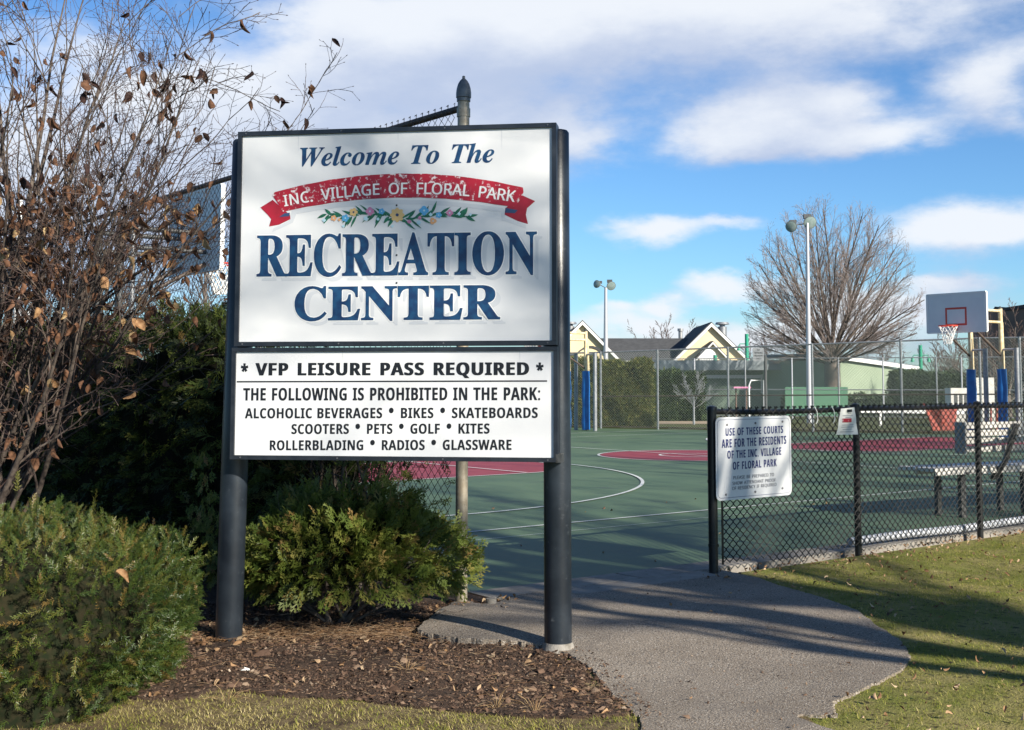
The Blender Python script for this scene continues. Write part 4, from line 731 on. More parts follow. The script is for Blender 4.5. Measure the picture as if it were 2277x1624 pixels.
# ---------------------------------------------------------------- basketball hoops
def hoop(label, base, face, zrim, rd=None, boff=1.25, w=1.83, h=1.07, pads=True, k=1.0, pole=None, two=.88, side=1, rear=True, mast=None):
    f = face.normalized(); s = f.cross(Z3) * side; t = thing('basketball_hoop', label, 'basketball hoop', base, 'basketball hoops around the court')
    base = Vector(base); Hp = mast or (zrim + .45) * k
    pm = pole or m_cream
    for q in (-1, 1):
        b = base + s * (two / 2) * q
        mb = MB(); mb.tube([b - Z3 * .05, b + Z3 * Hp], .055, 14); pp_ = mb.put('pole', pm, t, smooth=True)
        mb = MB(); mb.tube([b + Z3 * Hp, b + Z3 * (Hp + .06)], [.06, .02], 12); mb.put('cap', m_dkst, pp_, smooth=True)
        if pads:
            mb = MB(); n = 7; mb.tube([b + Z3 * (.02 + 1.76 * i / n) + s * .008 * math.sin(i * 2.1 + q) for i in range(n + 1)], [.12 + .008 * math.sin(i * 1.7) for i in range(n + 1)], 14); mb.put('pad', m_pad, t, smooth=True)
            mb = MB(); mb.tube([b - f * .12 + Z3 * 1.6, b - f * .09 + Z3 * (Hp - .35)], .022, 8); mb.put('rear_strut', pm, t)
        bc = base + s * (two / 2) * q + f * boff
        for z in (Hp - .06, zrim + .12):
            mb = MB(); mb.tube([b + Z3 * z, bc + Z3 * z], .036, 10); mb.put('arm', pm, t, smooth=True)
        mb = MB(); mb.tube([b + Z3 * (zrim - .75), bc + Z3 * (zrim - .05)], .028, 8); mb.put('brace', m_railb, t)
        if rear:
            r0 = b + (rd or s) * .42
            mb = MB(); mb.tube([b + Z3 * 2.28, r0 + Z3 * 2.28], .03, 8); mb.put('rear_arm', m_lpole, t, smooth=True)
            mb = MB(); mb.tube([r0 - Z3 * .05, r0 + Z3 * 2.32], .062, 12); mb.put('rear_post', m_galv, t, smooth=True)
    bc = base + f * (boff + .03); zb = zrim - .15
    mb = MB(); mb.box(bc + Z3 * (zb + h / 2), s, f, Z3, w / 2, .025, h / 2); bo = mb.put('backboard', m_board, t)
    mb = MB(); q = bc + f * .027
    for (dx, z, a, b2) in ((0, zb + .19, .305, .025), (0, zb + .60, .305, .025), (-.28, zb + .395, .025, .18), (.28, zb + .395, .025, .18)): mb.box(q + s * dx + Z3 * z, s, f, Z3, a, .001, b2)
    mb.put('target_square', m_redp, bo)
    mb = MB()
    for e1, e2, cx, cz in ((w / 2, .02, 0, 0), (w / 2, .02, 0, h), (.02, h / 2, -w / 2, h / 2), (.02, h / 2, w / 2, h / 2)): mb.box(bc + s * cx + Z3 * (zb + cz), s, f, Z3, e1 + .012, .032, e2)
    mb.put('edge_frame', m_white, bo)
    rc = bc + f * (.15 + .23) + Z3 * zrim; pts = [rc + (s * math.cos(i * math.pi / 14) + f * math.sin(i * math.pi / 14)) * .229 for i in range(29)]
    mb = MB(); mb.tube(pts, .014, 8, False); mb.bar(bc + Z3 * zrim, bc + Z3 * zrim + f * .17, .12, .02); mb.bar(bc + Z3 * (zrim - .1) + f * .03, rc - f * .15 + Z3 * .0, .1, .02); mb.put('rim', m_redp, t, smooth=True)
    mb = MB(); nst = 12
    for i in range(nst):
        for d in (1, -1):
            pp2 = []
            for j in range(7):
                a = 2 * math.pi * (i + d * j * .5) / nst; r = .225 - .13 * (j / 6) ** .7; pp2.append(rc + (s * math.cos(a) + f * math.sin(a)) * r - Z3 * (.02 + .44 * j / 6) + s * .03 * (j / 6) ** 2)
            mb.tube(pp2, .0075, 5, False)
    mb.put('net', m_net, t); return t
hoop('basketball hoop with grey backboard facing the court, on blue padded poles beside the bench', C(29.0, 17.9), -AX, 2.86, -BX, 1.25, w=1.66, h=.98, mast=3.33)
hoop('basketball hoop seen from behind through the tall fence above the hedge', C(6.1, 17.5), AX, 3.22, None, 1.25, pads=False, pole=m_dkst, rear=False, h=1.2)
hb = P(1303, 954, 37.4); hb.z = 0
hoop('partly hidden hoop frame with one blue pad just right of the welcome sign post', hb - BX * -.44, (-AX), 2.6, -BX, 1.35, w=1.4, h=.9, mast=2.98)

# ---------------------------------------------------------------- bench
bl = G(2128, 1151); bench = thing('bench', 'weathered aluminium team bench with slatted back behind the low black fence', 'bench', bl)
bx = Vector((math.sin(R_(60)), math.cos(R_(60)), 0)); by = bx.cross(Z3) * -1   # by points away from the camera side
L0, L1 = -.38, 3.4
for z, off, hh, lean in ((.52, .0, .055, 0),):
    for q in range(2):
        mb = MB(); mb.box(bl + bx * ((L0 + L1) / 2 - .05) + by * (.02 + .27 * q) + Z3 * z, bx, by, Z3, (L1 - L0) / 2, .125, .02); mb.put('seat_plank', m_alu, bench, bevel=.005)
        mb = MB(); mb.box(bl + bx * ((L0 + L1) / 2 - .05) + by * (-.107 + .27 * q) + Z3 * (z - .035), bx, by, Z3, (L1 - L0) / 2, .004, .02); mb.put('seat_lip', m_alu, bench)
for q in range(4):
    z = .735 + .085 * q; o = -.16 - .03 * q
    mb = MB(); mb.box(bl + bx * ((-.12 + L1) / 2) + by * o + Z3 * z, bx, by, Z3, (L1 + .12) / 2, .012, .033); mb.put('back_slat', m_alu, bench, bevel=.003)
mb = MB(); mb.box(bl - bx * .14 - by * .2 + Z3 * .86, by, bx, Z3, .07, .01, .165); mb.put('end_cap', m_galv, bench)
for xx in (.05, 1.05, 2.2, 3.2):
    mb = MB(); mb.bar(bl + bx * xx - by * .03 - Z3 * .02, bl + bx * xx - by * .03 + Z3 * .48, .05, .075, bx)
    mb.bar(bl + bx * xx + by * .3 - Z3 * .02, bl + bx * xx + by * .3 + Z3 * .48, .05, .06, bx); mb.bar(bl + bx * xx - by * .12 + Z3 * .475, bl + bx * xx + by * .4 + Z3 * .475, .05, .03); mb.put('leg', m_dkst, bench)
for xx in (.55, 1.9, 3.1):
    mb = MB(); mb.tube([bl + bx * xx - by * .02 + Z3 * .40, bl + bx * xx - by * .19 + Z3 * .58, bl + bx * (xx + .06) - by * .31 + Z3 * 1.0], .032, 8); mb.put('back_support', m_dkst, bench, smooth=True)

# ---------------------------------------------------------------- light poles
def floodpole(label, u, v_top, Y, heads):
    b = P(u, 900, Y); b.z = 0; top = P(u - (4 if u > 1500 else 0), v_top, Y); H = top.z
    t = thing('light_pole', label, 'light pole', b, 'court floodlight poles')
    mb = MB(); mb.tube([b, b + (top - b) * .5, top], [.10 * Y / 45, .085 * Y / 45, .055 * Y / 45], 14); mb.put('pole', m_lpole, t, smooth=True)
    sc = Y / 2750
    for (du, dv, r, ax, ez) in heads:
        c = top + X3 * du * sc + Z3 * (-dv) * sc; d = Vector((ax, -1, ez)).normalized(); r = r * sc
        mb = MB(); mb.tube([c - d * r * 1.1, c - d * r * .9, c - d * r * .3, c, c + d * .02], [.35 * r, .5 * r, .9 * r, r, r], 18); hd = mb.put('floodlight', m_lamp, t, smooth=True)
        mb = MB(); mb.tube([c + d * .022, c + d * (.022 + .02 * r)], [r * .9, r * .86], 18); mb.put('glass', m_lens, hd, smooth=True)
        mb = MB(); mb.box(c - d * r * 1.2 + Z3 * r * .55, X3, Y3, Z3, r * .55, r * .4, r * .32); mb.put('ballast_box', m_dkst, hd)
        mb = MB(); mb.bar(c - d * r * 1.0, top - Z3 * .02, .04, .04); mb.put('bracket_arm', m_galv, t)
    return t
floodpole('white light pole with two floodlights rising in front of the big bare tree', 1799, 496, 44, [(-36, 8, 13, -.5, -.35), (6, -1, 15, .15, -.45)])
floodpole('shorter white light pole with two floodlights in front of the grey roof', 1347, 640, 62, [(-20, -8, 9, -.9, .05), (12, -4, 10.5, .25, -.5)])
b = P(30, 900, 24); b.z = 0; t = thing('pole', 'white metal pole behind the tall fence at the far left of the hedge', 'pole', b)
mb = MB(); mb.tube([b, b + Z3 * 5.0], [.07, .05], 12); mb.put('shaft', m_white, t, smooth=True); mb = MB(); mb.box(b + Z3 * 2.35 + X3 * .17, X3, Y3, Z3, .14, .03, .5); mb.put('side_panel', m_board, t)
# green lamp posts
def lamppost(label, u, vtop, Y, double):
    b = P(u, 880, Y); b.z = 0; H = P(u, vtop, Y).z; s = Y / 2750
    t = thing('lamp_post', label, 'lamp post', b, 'green lamp posts')
    mb = MB(); mb.tube([b, b + Z3 * H], .09 * Y / 60, 10); mb.put('post', m_green, t, smooth=True)
    za = H - 22 * s
    for q in ((-1, 1) if double else (-1,)):
        mb = MB(); mb.tube([b + Z3 * za, b + X3 * q * 15 * s + Z3 * za, b + X3 * q * 18 * s + Z3 * (za - 5 * s)], 1.0 * s, 8); mb.put('arm', m_green, t)
        c = b + X3 * q * 18 * s + Z3 * (za - 8 * s); mb = MB(); mb.tube([c + Z3 * 4 * s, c + Z3 * 2 * s, c - Z3 * 6 * s, c - Z3 * 7 * s], [.8 * s, 3 * s, 4 * s, 8 * s], 10); mb.put('lamp_shade', m_green, t, smooth=True)
lamppost('green lamp post with one arm beside the cream gable', 1662, 743, 72, False)
lamppost('green lamp post with two arms above the dark hedge', 2049, 768, 66, True)
lamppost('small green double lamp in front of the small cream gable', 1591, 790, 74, True)
lamppost('distant green lamp post top showing over the green shed roof', 1908, 800, 90, False)
# no dunking sign on its dark post
nb = P(1703, 900, 38.2); nb.z = 0
t = thing('no_dunking_sign', 'small grey no dunking notice on a dark post beyond the court', 'sign', nb)
mb = MB(); mb.tube([nb, nb + Z3 * 2.28], .05, 10); mb.put('post', m_dkst, t, smooth=True)
ND = Plane(P(1688, 785, 38.1), X3); q0 = ND.uv(1674, 774); q1 = ND.uv(1699, 803)
mb = MB(); mb.box(ND.w((q0[0] + q1[0]) / 2, (q0[1] + q1[1]) / 2), X3, Y3, Z3, (q1[0] - q0[0]) / 2, .01, (q0[1] - q1[1]) / 2); mb.bar(nb + Z3 * 2.2, ND.w(0, 0, -.02), .03, .03); mb.put('plate', m_galv, t)
for i, tx in enumerate(('NO', 'DUNKING', 'SNEAKERS', 'ONLY')):
    lay, W = layout(tx, SANS); hgt = .075; wd = {0: .1, 1: .26, 2: .28, 3: .15}[i]; z = q0[1] - .085 - .088 * i; xa = (q0[0] + q1[0]) / 2 - wd / 2
    ND.sheet('lettering', [[(xa + (x + p[0]) * wd / W, z + p[1] * hgt / .9) for p in c] for x, a, cs_ in lay for c in cs_], m_black, t, .015)['kind'] = 'stuff'
# tennis net with white band
t = thing('tennis_net', 'tennis net with white top band beyond the far court fence', 'net', P(2005, 930, 41).xy.to_3d())
a0 = P(1866, 914, 41); a1 = P(2150, 917, 41)
mb = MB(); mb.box((a0 + a1) / 2, (a1 - a0).normalized(), Y3, Z3, (a1 - a0).length / 2, .01, .055); mb.put('top_band', m_white, t)
mb = MB(); c_ = P(1958, 935, 41); mb.box(Vector((c_.x, 41, .3)), X3, Y3, Z3, .035, .012, .29); mb.put('centre_strap', m_white, t)
for a_ in (a0, a1): mb = MB(); mb.tube([(a_.x, 41, -.05), (a_.x, 41, a_.z + .05)], .04, 8); mb.put('net_post', m_dkst, t)
chainlink('net_mesh', Plane(Vector((a0.x, 41.02, 0)), X3), 0, a1.x - a0.x, lambda a: .02, lambda a: a0.z, .12, .11, .004, m_dkst, t, 3, False)
# orange-red barrier mesh
ob = P(2095, 960, 38.0); t = thing('plastic_barrier', 'sagging orange-red mesh barrier behind the far fence near the bench', 'barrier', Vector((ob.x, 38.0, 0)))
mb = MB(); top_ = [P(u, v, 38.0) for u, v in ((2052, 897), (2065, 905), (2090, 907), (2115, 902), (2130, 905))]; bot_ = [P(u, v, 38.0) for u, v in ((2075, 962), (2082, 963), (2095, 963), (2110, 963), (2122, 963))]
for i in range(5): top_[i].y += .12 * math.sin(i * 2); mb.v += [top_[i], bot_[i]]
for i in range(4): mb.f.append([2 * i, 2 * i + 1, 2 * i + 3, 2 * i + 2])
ms = mb.mesh('barrier_mesh', m_orange); o = link('barrier_mesh', ms, t); sd = o.modifiers.new('s', 'SOLIDIFY'); sd.thickness = .03
for u, lb in ((2168, 'thin red stake touching the left blue pad'), (2178, 'thin red stake just right of the left blue pad'), (2192, 'middle thin red stake between the two blue pads'), (2203, 'thin red stake just right of the middle one'), (2216, 'thin red stake touching the right blue pad')):
    q = P(u, 960, 36.5); mb = MB(); mb.tube([(q.x, 36.5, -.05), (q.x + .03, 36.5, .75)], .03, 8)
    tag(mb.put('bollard', m_orange, smooth=True), lb, 'stake', 'thin red stakes')

# ---------------------------------------------------------------- buildings
def gable(mbw, mbt, ua, va, ul, ur, ve, Y, depth, t=.22):
    a = P(ua, va, Y); l = P(ul, ve, Y); r = P(ur, ve, Y); zl = l.z
    D = Y3 * depth
    mbw.prism([Vector((l.x + .12, Y, -.1)), Vector((r.x - .12, Y, -.1)), Vector((r.x - .12, Y, zl + .02)), Vector((a.x, Y, a.z - .12)), Vector((l.x + .12, Y, zl + .02))], D)
    q = Vector((0, Y - .30 - a.y, 0)); dz = Vector((0, 0, -t))
    [MB().prism([a + q, e + q, e + q + dz, a + q + dz], Y3 * .2).put('gable_trim', m_wtrim, ch) for e in (l, r)]
    return a, l, r
Yh = 80
ch = thing('cream_building', 'cream clubhouse with steep white trimmed gables and a dark shingle roof', 'building', P(1480, 880, Yh).xy.to_3d())
w = MB(); tr = MB()
a1_, l1_, r1_ = gable(w, tr, 1295, 715, 1200, 1386, 808, Yh, 9); a2_, l2_, r2_ = gable(w, tr, 1581, 719, 1490, 1673, 808, Yh, 9)
a3_, l3_, r3_ = gable(w, tr, 1584, 761, 1537, 1630, 810, Yh - 1.2, 2, .12)
w.box(Vector(((l1_.x + r2_.x) / 2, Yh + 5, 1.2)), X3, Y3, Z3, (r2_.x - l1_.x) / 2 - .3, 4.5, 1.35)
w.put('wall', m_cwall, ch); pass
for a_, l_, r_, Yg, dp in ((a1_, l1_, r1_, Yh, 9), (a2_, l2_, r2_, Yh, 9), (a3_, l3_, r3_, Yh - 1.2, 2)):
    for e in (l_, r_):
        mb = MB(); q = Vector((0, -.08, .02)); sd_ = .3 if e.x > a_.x else -.3
        mb.prism([Vector((a_.x, Yg - .14, a_.z)) + q, Vector((e.x, Yg - .14, e.z)) + q, Vector((e.x, Yg - .14, e.z)) + q + Z3 * .06, Vector((a_.x, Yg - .14, a_.z)) + q + Z3 * .06], Y3 * dp); mb.put('gable_roof', m_roof, ch)
rz = P(1400, 752, Yh + 4).z; ez = P(1400, 803, Yh).z
mb = MB(); xa, xb = a1_.x, a2_.x
mb.prism([Vector((xa, Yh - .15, ez)), Vector((xa, Yh + 4.5, rz)), Vector((xa, Yh + 9, ez)), Vector((xa, Yh + 9, ez - .1)), Vector((xa, Yh - .15, ez - .1))], X3 * (xb - xa)); mb.put('main_roof', m_roof, ch)
mb = MB(); mb.box(Vector(((r1_.x + l2_.x) / 2, Yh - .22, ez - .12)), X3, Y3, Z3, (l2_.x - r1_.x) / 2 + .15, .06, .13); mb.put('gutter', m_wtrim, ch)
ND1 = Plane(Vector((0, Yh - .02, 0)), X3)
ctr = ND1.uv(1372, 812); arch = [(ctr[0] - 1.1 + 1.5 * math.cos(R_(t)) * .95 - .6, 1.6 + 2.2 * math.sin(R_(t))) for t in range(0, 181, 12)]
ND1.sheet('arched_opening', [[(x, z) for x, z in arch] + [(x * .985 + ctr[0] * .0 + .0, z * .96) for x, z in arch[::-1]]], m_dkst, ch, .03)
w5 = ND1.uv(1568, 800); 
mb = MB(); mb.tube([Vector((w5[0], Yh - 1.22, P(1570, 795, Yh - 1.2).z)) , Vector((w5[0], Yh - 1.3, P(1570, 795, Yh - 1.2).z))], .55, 20); mb.put('round_window', m_wtrim, ch)
for (u, v, r) in ((1268, 726, .35), (1606, 727, .38)):
    p = P(u, v, Yh + 4); mb = MB(); mb.tube([p - Z3 * 1.4, p], r * .8, 12); mb.tube([p, p + Z3 * .12, p + Z3 * .16, p + Z3 * .3], [r * .5, r * .5, r * 1.3, r * 1.1], 12); mb.put('roof_vent', m_galv, ch, smooth=True)
p = P(1513, 740, Yh + 5); mb = MB(); mb.tube([p - Z3 * .8, p + Z3 * .1], .14, 8); mb.tube([p + Z3 * .1, p + Z3 * .28], .2, 8); mb.put('roof_pipe', m_galv, ch)
# long low green building
gb = thing('green_building', 'long low green building with grey flat roof edge and brick chimney', 'building', P(1650, 880, 66).xy.to_3d())
x0g, x1g = P(1430, 860, 66).x, P(1875, 860, 66).x; zr = P(1600, 812, 66).z
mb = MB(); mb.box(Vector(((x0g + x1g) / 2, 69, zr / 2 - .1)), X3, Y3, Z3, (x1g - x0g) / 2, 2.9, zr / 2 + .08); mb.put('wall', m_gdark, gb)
mb = MB(); mb.box(Vector(((x0g + x1g) / 2, 68.6, zr + .12)), X3, Y3, Z3, (x1g - x0g) / 2 + .2, 3.6, .12); mb.put('roof', m_groof, gb)
mb = MB(); mb.box(Vector(((x0g + x1g) / 2, 64.93, zr - .12)), X3, Y3, Z3, (x1g - x0g) / 2 + .2, .05, .16); mb.put('fascia', m_groof, gb)
mb = MB(); mb.box(Vector(((x0g + x1g) / 2, 65.9, zr - .62)), X3, Y3, Z3, (x1g - x0g) / 2, .03, .09); mb.put('window_rail', m_lpole, gb)
cp = P(1788, 797, 68); mb = MB(); mb.box(cp + Z3 * -.1, X3, Y3, Z3, .24, .24, .55); cb = mb.put('chimney', m_brick, gb); mb = MB(); mb.tube([cp + Z3 * .45, cp + Z3 * .62], .1, 8); mb.put('chimney_pot', m_brick, cb)
for u in (1490, 1530, 1712, 1742, 1790, 1815):
    q = P(u, 860, 66); mb = MB(); mb.box(Vector((q.x, 66.06, 1.35)), X3, Y3, Z3, .42, .03, .45); wi = mb.put('window', m_lens, gb)
    mb = MB()
    for (dx, dz, ha, hb_) in ((0, .47, .47, .03), (0, -.47, .47, .03), (-.44, 0, .03, .47), (.44, 0, .03, .47)): mb.box(Vector((q.x + dx, 66.02, 1.35 + dz)), X3, Y3, Z3, ha, .03, hb_)
    mb.put('window_frame', m_wtrim, wi)
sg = thing('green_shed', 'pale green gabled shed wall with white sloping fascia behind the big tree', 'building', P(1955, 880, 62).xy.to_3d())
pa, pb = P(1868, 801, 62), P(2030, 826, 66); base_ = lambda p: Vector((p.x, p.y, -.1))
dd = (Vector((pb.x, pb.y, 0)) - Vector((pa.x, pa.y, 0))).normalized(); back = Vector((-dd.y, dd.x, 0))
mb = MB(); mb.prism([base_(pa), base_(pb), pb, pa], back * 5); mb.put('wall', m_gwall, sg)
mb = MB(); mb.prism([pa - back * .25 + Z3 * .02 - dd * .2, pb - back * .25 + Z3 * .02 + dd * .5, pb - back * .25 + Z3 * .22 + dd * .5, pa - back * .25 + Z3 * .22 - dd * .2], back * .12); mb.put('fascia', m_wtrim, sg)
mb = MB(); mb.prism([pa - back * .2 + Z3 * .23 - dd * .4, pb - back * .2 + Z3 * .23 + dd * .5, pb + back * .2 + Z3 * .34 + dd * .5, pa + back * .2 + Z3 * .34 - dd * .4], back * 5); mb.put('roof', m_groof, sg)
mb = MB(); q = base_(pa) + dd * .2; mb.box(q + Z3 * .42 - back * .8 + dd * 2.1, dd, back, Z3, 2.0, .04, .45); tag(mb.put('low_wall', m_groof), 'low pale grey wall panel in front of the green shed', 'wall')
wsc = P(1810, 905, 54); mb = MB(); mb.box(Vector((wsc.x, 53.5, .62)), X3, Y3, Z3, 1.35, .03, .62); tag(mb.put('windscreen', m_screen), 'green fabric windscreen hung on the second fence left of the tree trunk', 'windscreen')
bb = thing('brown_building', 'large brown building with dark roof edge at the end of the court', 'building', P(2270, 880, 75).xy.to_3d())
b0 = P(2208, 690, 75); b1 = P(2232, 692, 73.5); b2 = P(2420, 670, 66)
mb = MB(); mb.prism([base_(b0), base_(b1), b1, b0], Vector((2, 10, 0))); mb.put('side_wall', m_brick, bb)
mb = MB(); mb.prism([base_(b1), base_(b2), b2, b1 + Z3 * 0], Vector((3, 9, 0))); mb.put('wall', m_brown, bb)
mb = MB(); mb.prism([b0 + Z3 * .01 - Y3 * .3, b1 + Z3 * .01 - Y3 * .4, b2 + Z3 * .01 - Y3 * .4, b2 + Z3 * .35 - Y3 * .4, b1 + Z3 * .2 - Y3 * .4, b0 + Z3 * .2 - Y3 * .3], Vector((3, 9, 0))); mb.put('roof', m_dkroof, bb)
# things by the far fence: pink table, white hoop rail, electrical box
q = P(1648, 862, 48); t = thing('picnic_table', 'small pale pink table top seen through the far fence by the green building', 'table', Vector((q.x, 48, 0)))
mb = MB(); mb.box(Vector((q.x, 48, q.z)), X3, Y3, Z3, .33, .3, .03); mb.put('tabletop', m_pet['pink'], t)
for dx in (-.2, .2): mb = MB(); mb.tube([(q.x + dx, 48, 0), (q.x + dx, 48, q.z)], .03, 8); mb.put('leg', m_brick, t)
q = P(1682, 862, 47); mb = MB(); zt_ = P(1682, 846, 47).z
mb.tube([(q.x - .28, 47, 0), (q.x - .28, 47, zt_ - .2), (q.x - .2, 47, zt_), (q.x + .28, 47, zt_), (q.x + .28, 47, 0)], .03, 8); tag(mb.put('bike_rack', m_white, smooth=True), 'white bent pipe rail standing near the small pink table', 'rail')
q = P(2142, 880, 42); t = thing('utility_box', 'cream utility cabinet with vents behind the hoop pads', 'cabinet', Vector((q.x, 42, 0)))
mb = MB(); mb.box(Vector((q.x - .1, 42, .6)), X3, Y3, Z3, .42, .3, .65); mb.box(Vector((q.x + .72, 42.2, .75)), X3, Y3, Z3, .3, .3, .85); mb.put('body', m_alu, t)
mb = MB(); [mb.box(Vector((q.x - .35 + .17 * i, 41.69, .85)), X3, Y3, Z3, .05, .008, .2) for i in range(4)]; mb.put('vent', m_dkst, t)

# ---------------------------------------------------------------- vegetation
def leafcloud(n, sampler, size, seed, quad=True, elong=1.6, upbias=0.0):
    rg = np.random.default_rng(seed); P_, Nn = sampler(rg, n); n = len(P_)
    d = nrm(rg.normal(size=(n, 3)) + Nn * .8 + np.array([0, 0, upbias])); R = frames(d, rg.uniform(0, 6.28, n))
    T = np.array([[0, 0, 0], [.5, .28, .04], [1, 0, 0], [.5, -.28, .04]]) * np.array([elong, 1, 1]); Fq = np.array([[0, 1, 2, 3]])
    V, F = scatter(T, Fq, R, P_, rg.uniform(.6, 1.3, n) * size)
    r = np.clip(rg.normal(.5, .24, n) + .0, 0, 1)
    return V, F, np.repeat(r, 4)
def boxhedge(name, label, cat, base, ex, ey, L_, W_, H_, mat, n, size, seed, core=m_arbc, round_=.15, group=None):
    base = Vector(base); t = thing(name, label, cat, base, group); ex = ex.normalized(); ey = ey.normalized()
    mb = MB(); mb.box(base + ex * L_ / 2 + ey * W_ / 2 + Z3 * (H_ * .46), ex, ey, Z3, L_ / 2 * .94, W_ / 2 * .8, H_ * .46); mb.put('branches', core, t)  # solid dark core in place of branches, painted as inner shade
    def samp(rg, n):
        nf = int(n * .5); nt_ = int(n * .3); ns = n - nf - nt_
        a = rg.uniform(0, L_, n); b = np.concatenate([rg.uniform(-.06, .12, nf), rg.uniform(0, W_, nt_), rg.uniform(0, W_, ns)]); z = np.concatenate([rg.uniform(0, H_, nf), H_ + rg.normal(0, .05, nt_) - .04, rg.uniform(0, H_, ns)])
        a[nf + nt_:] = np.where(rg.random(ns) < .5, rg.uniform(-.05, .15, ns), L_ + rg.uniform(-.15, .05, ns))
        bump = .10 * np.sin(a * 3.1 + 1) * np.sin(z * 2.7) + .06 * np.sin(a * 9 + z * 5)
        b = b - np.where(np.arange(n) < nf, bump, 0); z = z + np.where((np.arange(n) >= nf) & (np.arange(n) < nf + nt_), .08 * np.sin(a * 2.3) + .05 * np.sin(a * 7.7), 0)
        rd = round_ * (z / H_) ** 6; b = np.where(b < W_ / 2, b + rd, b - rd)
        Pp = np.array(base) + np.outer(a, ex) + np.outer(b, ey) + np.outer(z, Z3)
        Nn = np.zeros((n, 3)); Nn[:nf] = -np.array(ey); Nn[nf:nf + nt_] = (0, 0, 1); return Pp, Nn
    V, F, r = leafcloud(n, samp, size, seed); link('foliage', mesh_np('foliage', V, F, mat, r), t, stuff=True); return t
h0 = P(1250, 953, 41.2); h0.z = 0
boxhedge('hedge', 'tall sunlit olive hedge behind the far fence right of the welcome sign', 'hedge', h0, X3, Y3, P(1450, 900, 41.2).x - h0.x, 1.5, 2.12, m_hfar, 26000, .085, 1)
q0_ = P(1445, 940, 47); q0_.z = 0
boxhedge('hedge', 'dark green rounded hedge in the middle distance in front of the green building', 'hedge', q0_, X3, Y3, P(1566, 900, 47).x - q0_.x, 2, 1.72, m_hfar2, 16000, .10, 2)
q0_ = P(2003, 940, 56); q0_.z = 0
boxhedge('hedge', 'dark green hedge left of the blue padded hoop poles', 'hedge', q0_, X3, Y3, P(2150, 900, 56).x - q0_.x, 2, 1.8, m_hfar2, 15000, .12, 3)
q0_ = P(1750, 945, 56); q0_.z = 0
boxhedge('hedge', 'low hedge along the lawn beyond the tennis net', 'hedge', q0_, X3, Y3, P(2110, 900, 56).x - q0_.x, 1, .75, m_hfar2, 9000, .10, 4)
sheet('sand_path', [P(1463, 935, 44).xy, P(1600, 935, 44).xy, P(1610, 930, 47).xy, P(1463, 930, 47).xy], m_sand, -.02)

def grow(base, stems, seed, L1=.5, lv=3, nseg=5, jit=.16, up=.10, child=(7, 6, 5), ratio=(.52, .5, .5), ang=(.55, .6, .7), rr=(.55, .5, .55), stape=.6):
    """stems: list of (start, direction, length, radius). Returns segments per level and twig tips."""
    rg = random.Random(seed); out = [[] for _ in range(lv + 1)]; tips = []
    def rec(p, d, Ln, r, l):
        n = nseg if l < lv else 3; sl_ = Ln / n; q = p; dd_ = d.copy(); pts = [(q, r)]
        for i in range(n):
            dd_ = (dd_ + Vector((rg.gauss(0, jit), rg.gauss(0, jit), rg.gauss(0, jit) + up)) * (1 if l else .6)).normalized(); q2 = q + dd_ * sl_
            r2 = r * (1 - .75 * (i + 1) / n) if l else r * max(.05, 1 - stape * (i + 1) / n)
            out[l].append((q, q2, pts[-1][1], r2)); q = q2; pts.append((q, r2))
        if l == lv: tips.append((q, dd_)); return
        nc = child[l]
        for i in range(nc):
            t = (.25 if l == 0 else .15) + (.85 if l else .75) * (i + rg.random()) / nc; t = min(t, 1); k = t * n; j = min(int(k), n - 1); pp_ = pts[j][0].lerp(pts[j + 1][0], k - j); rp = pts[j][1] + (pts[j + 1][1] - pts[j][1]) * (k - j)
            dl = (pts[j + 1][0] - pts[j][0]).normalized(); s_ = dl.cross(Vector((rg.gauss(0, 1), rg.gauss(0, 1), rg.gauss(0, 1)))).normalized()
            a_ = ang[l] * rg.uniform(.7, 1.3); cd = dl * math.cos(a_) + s_ * math.sin(a_)
            rec(pp_, cd, Ln * ratio[l] * rg.uniform(.7, 1.25) * (1.15 - .5 * t), max(rp * rr[l], .0008), l + 1)
    for s0, d0, ln, r0 in stems: rec(Vector(s0), Vector(d0).normalized(), ln, r0, 0)
    return out, tips
def segmesh(name, segs, sides, mat, parent):
    A = np.array([(tuple(a), tuple(b)) for a, b, _, _ in segs]); r0 = np.array([s[2] for s in segs]); r1 = np.array([s[3] for s in segs])
    V, F = seg_tubes(A[:, 0], A[:, 1], r0, r1, sides); return link(name, mesh_np(name, V, F, mat, smooth=True), parent)

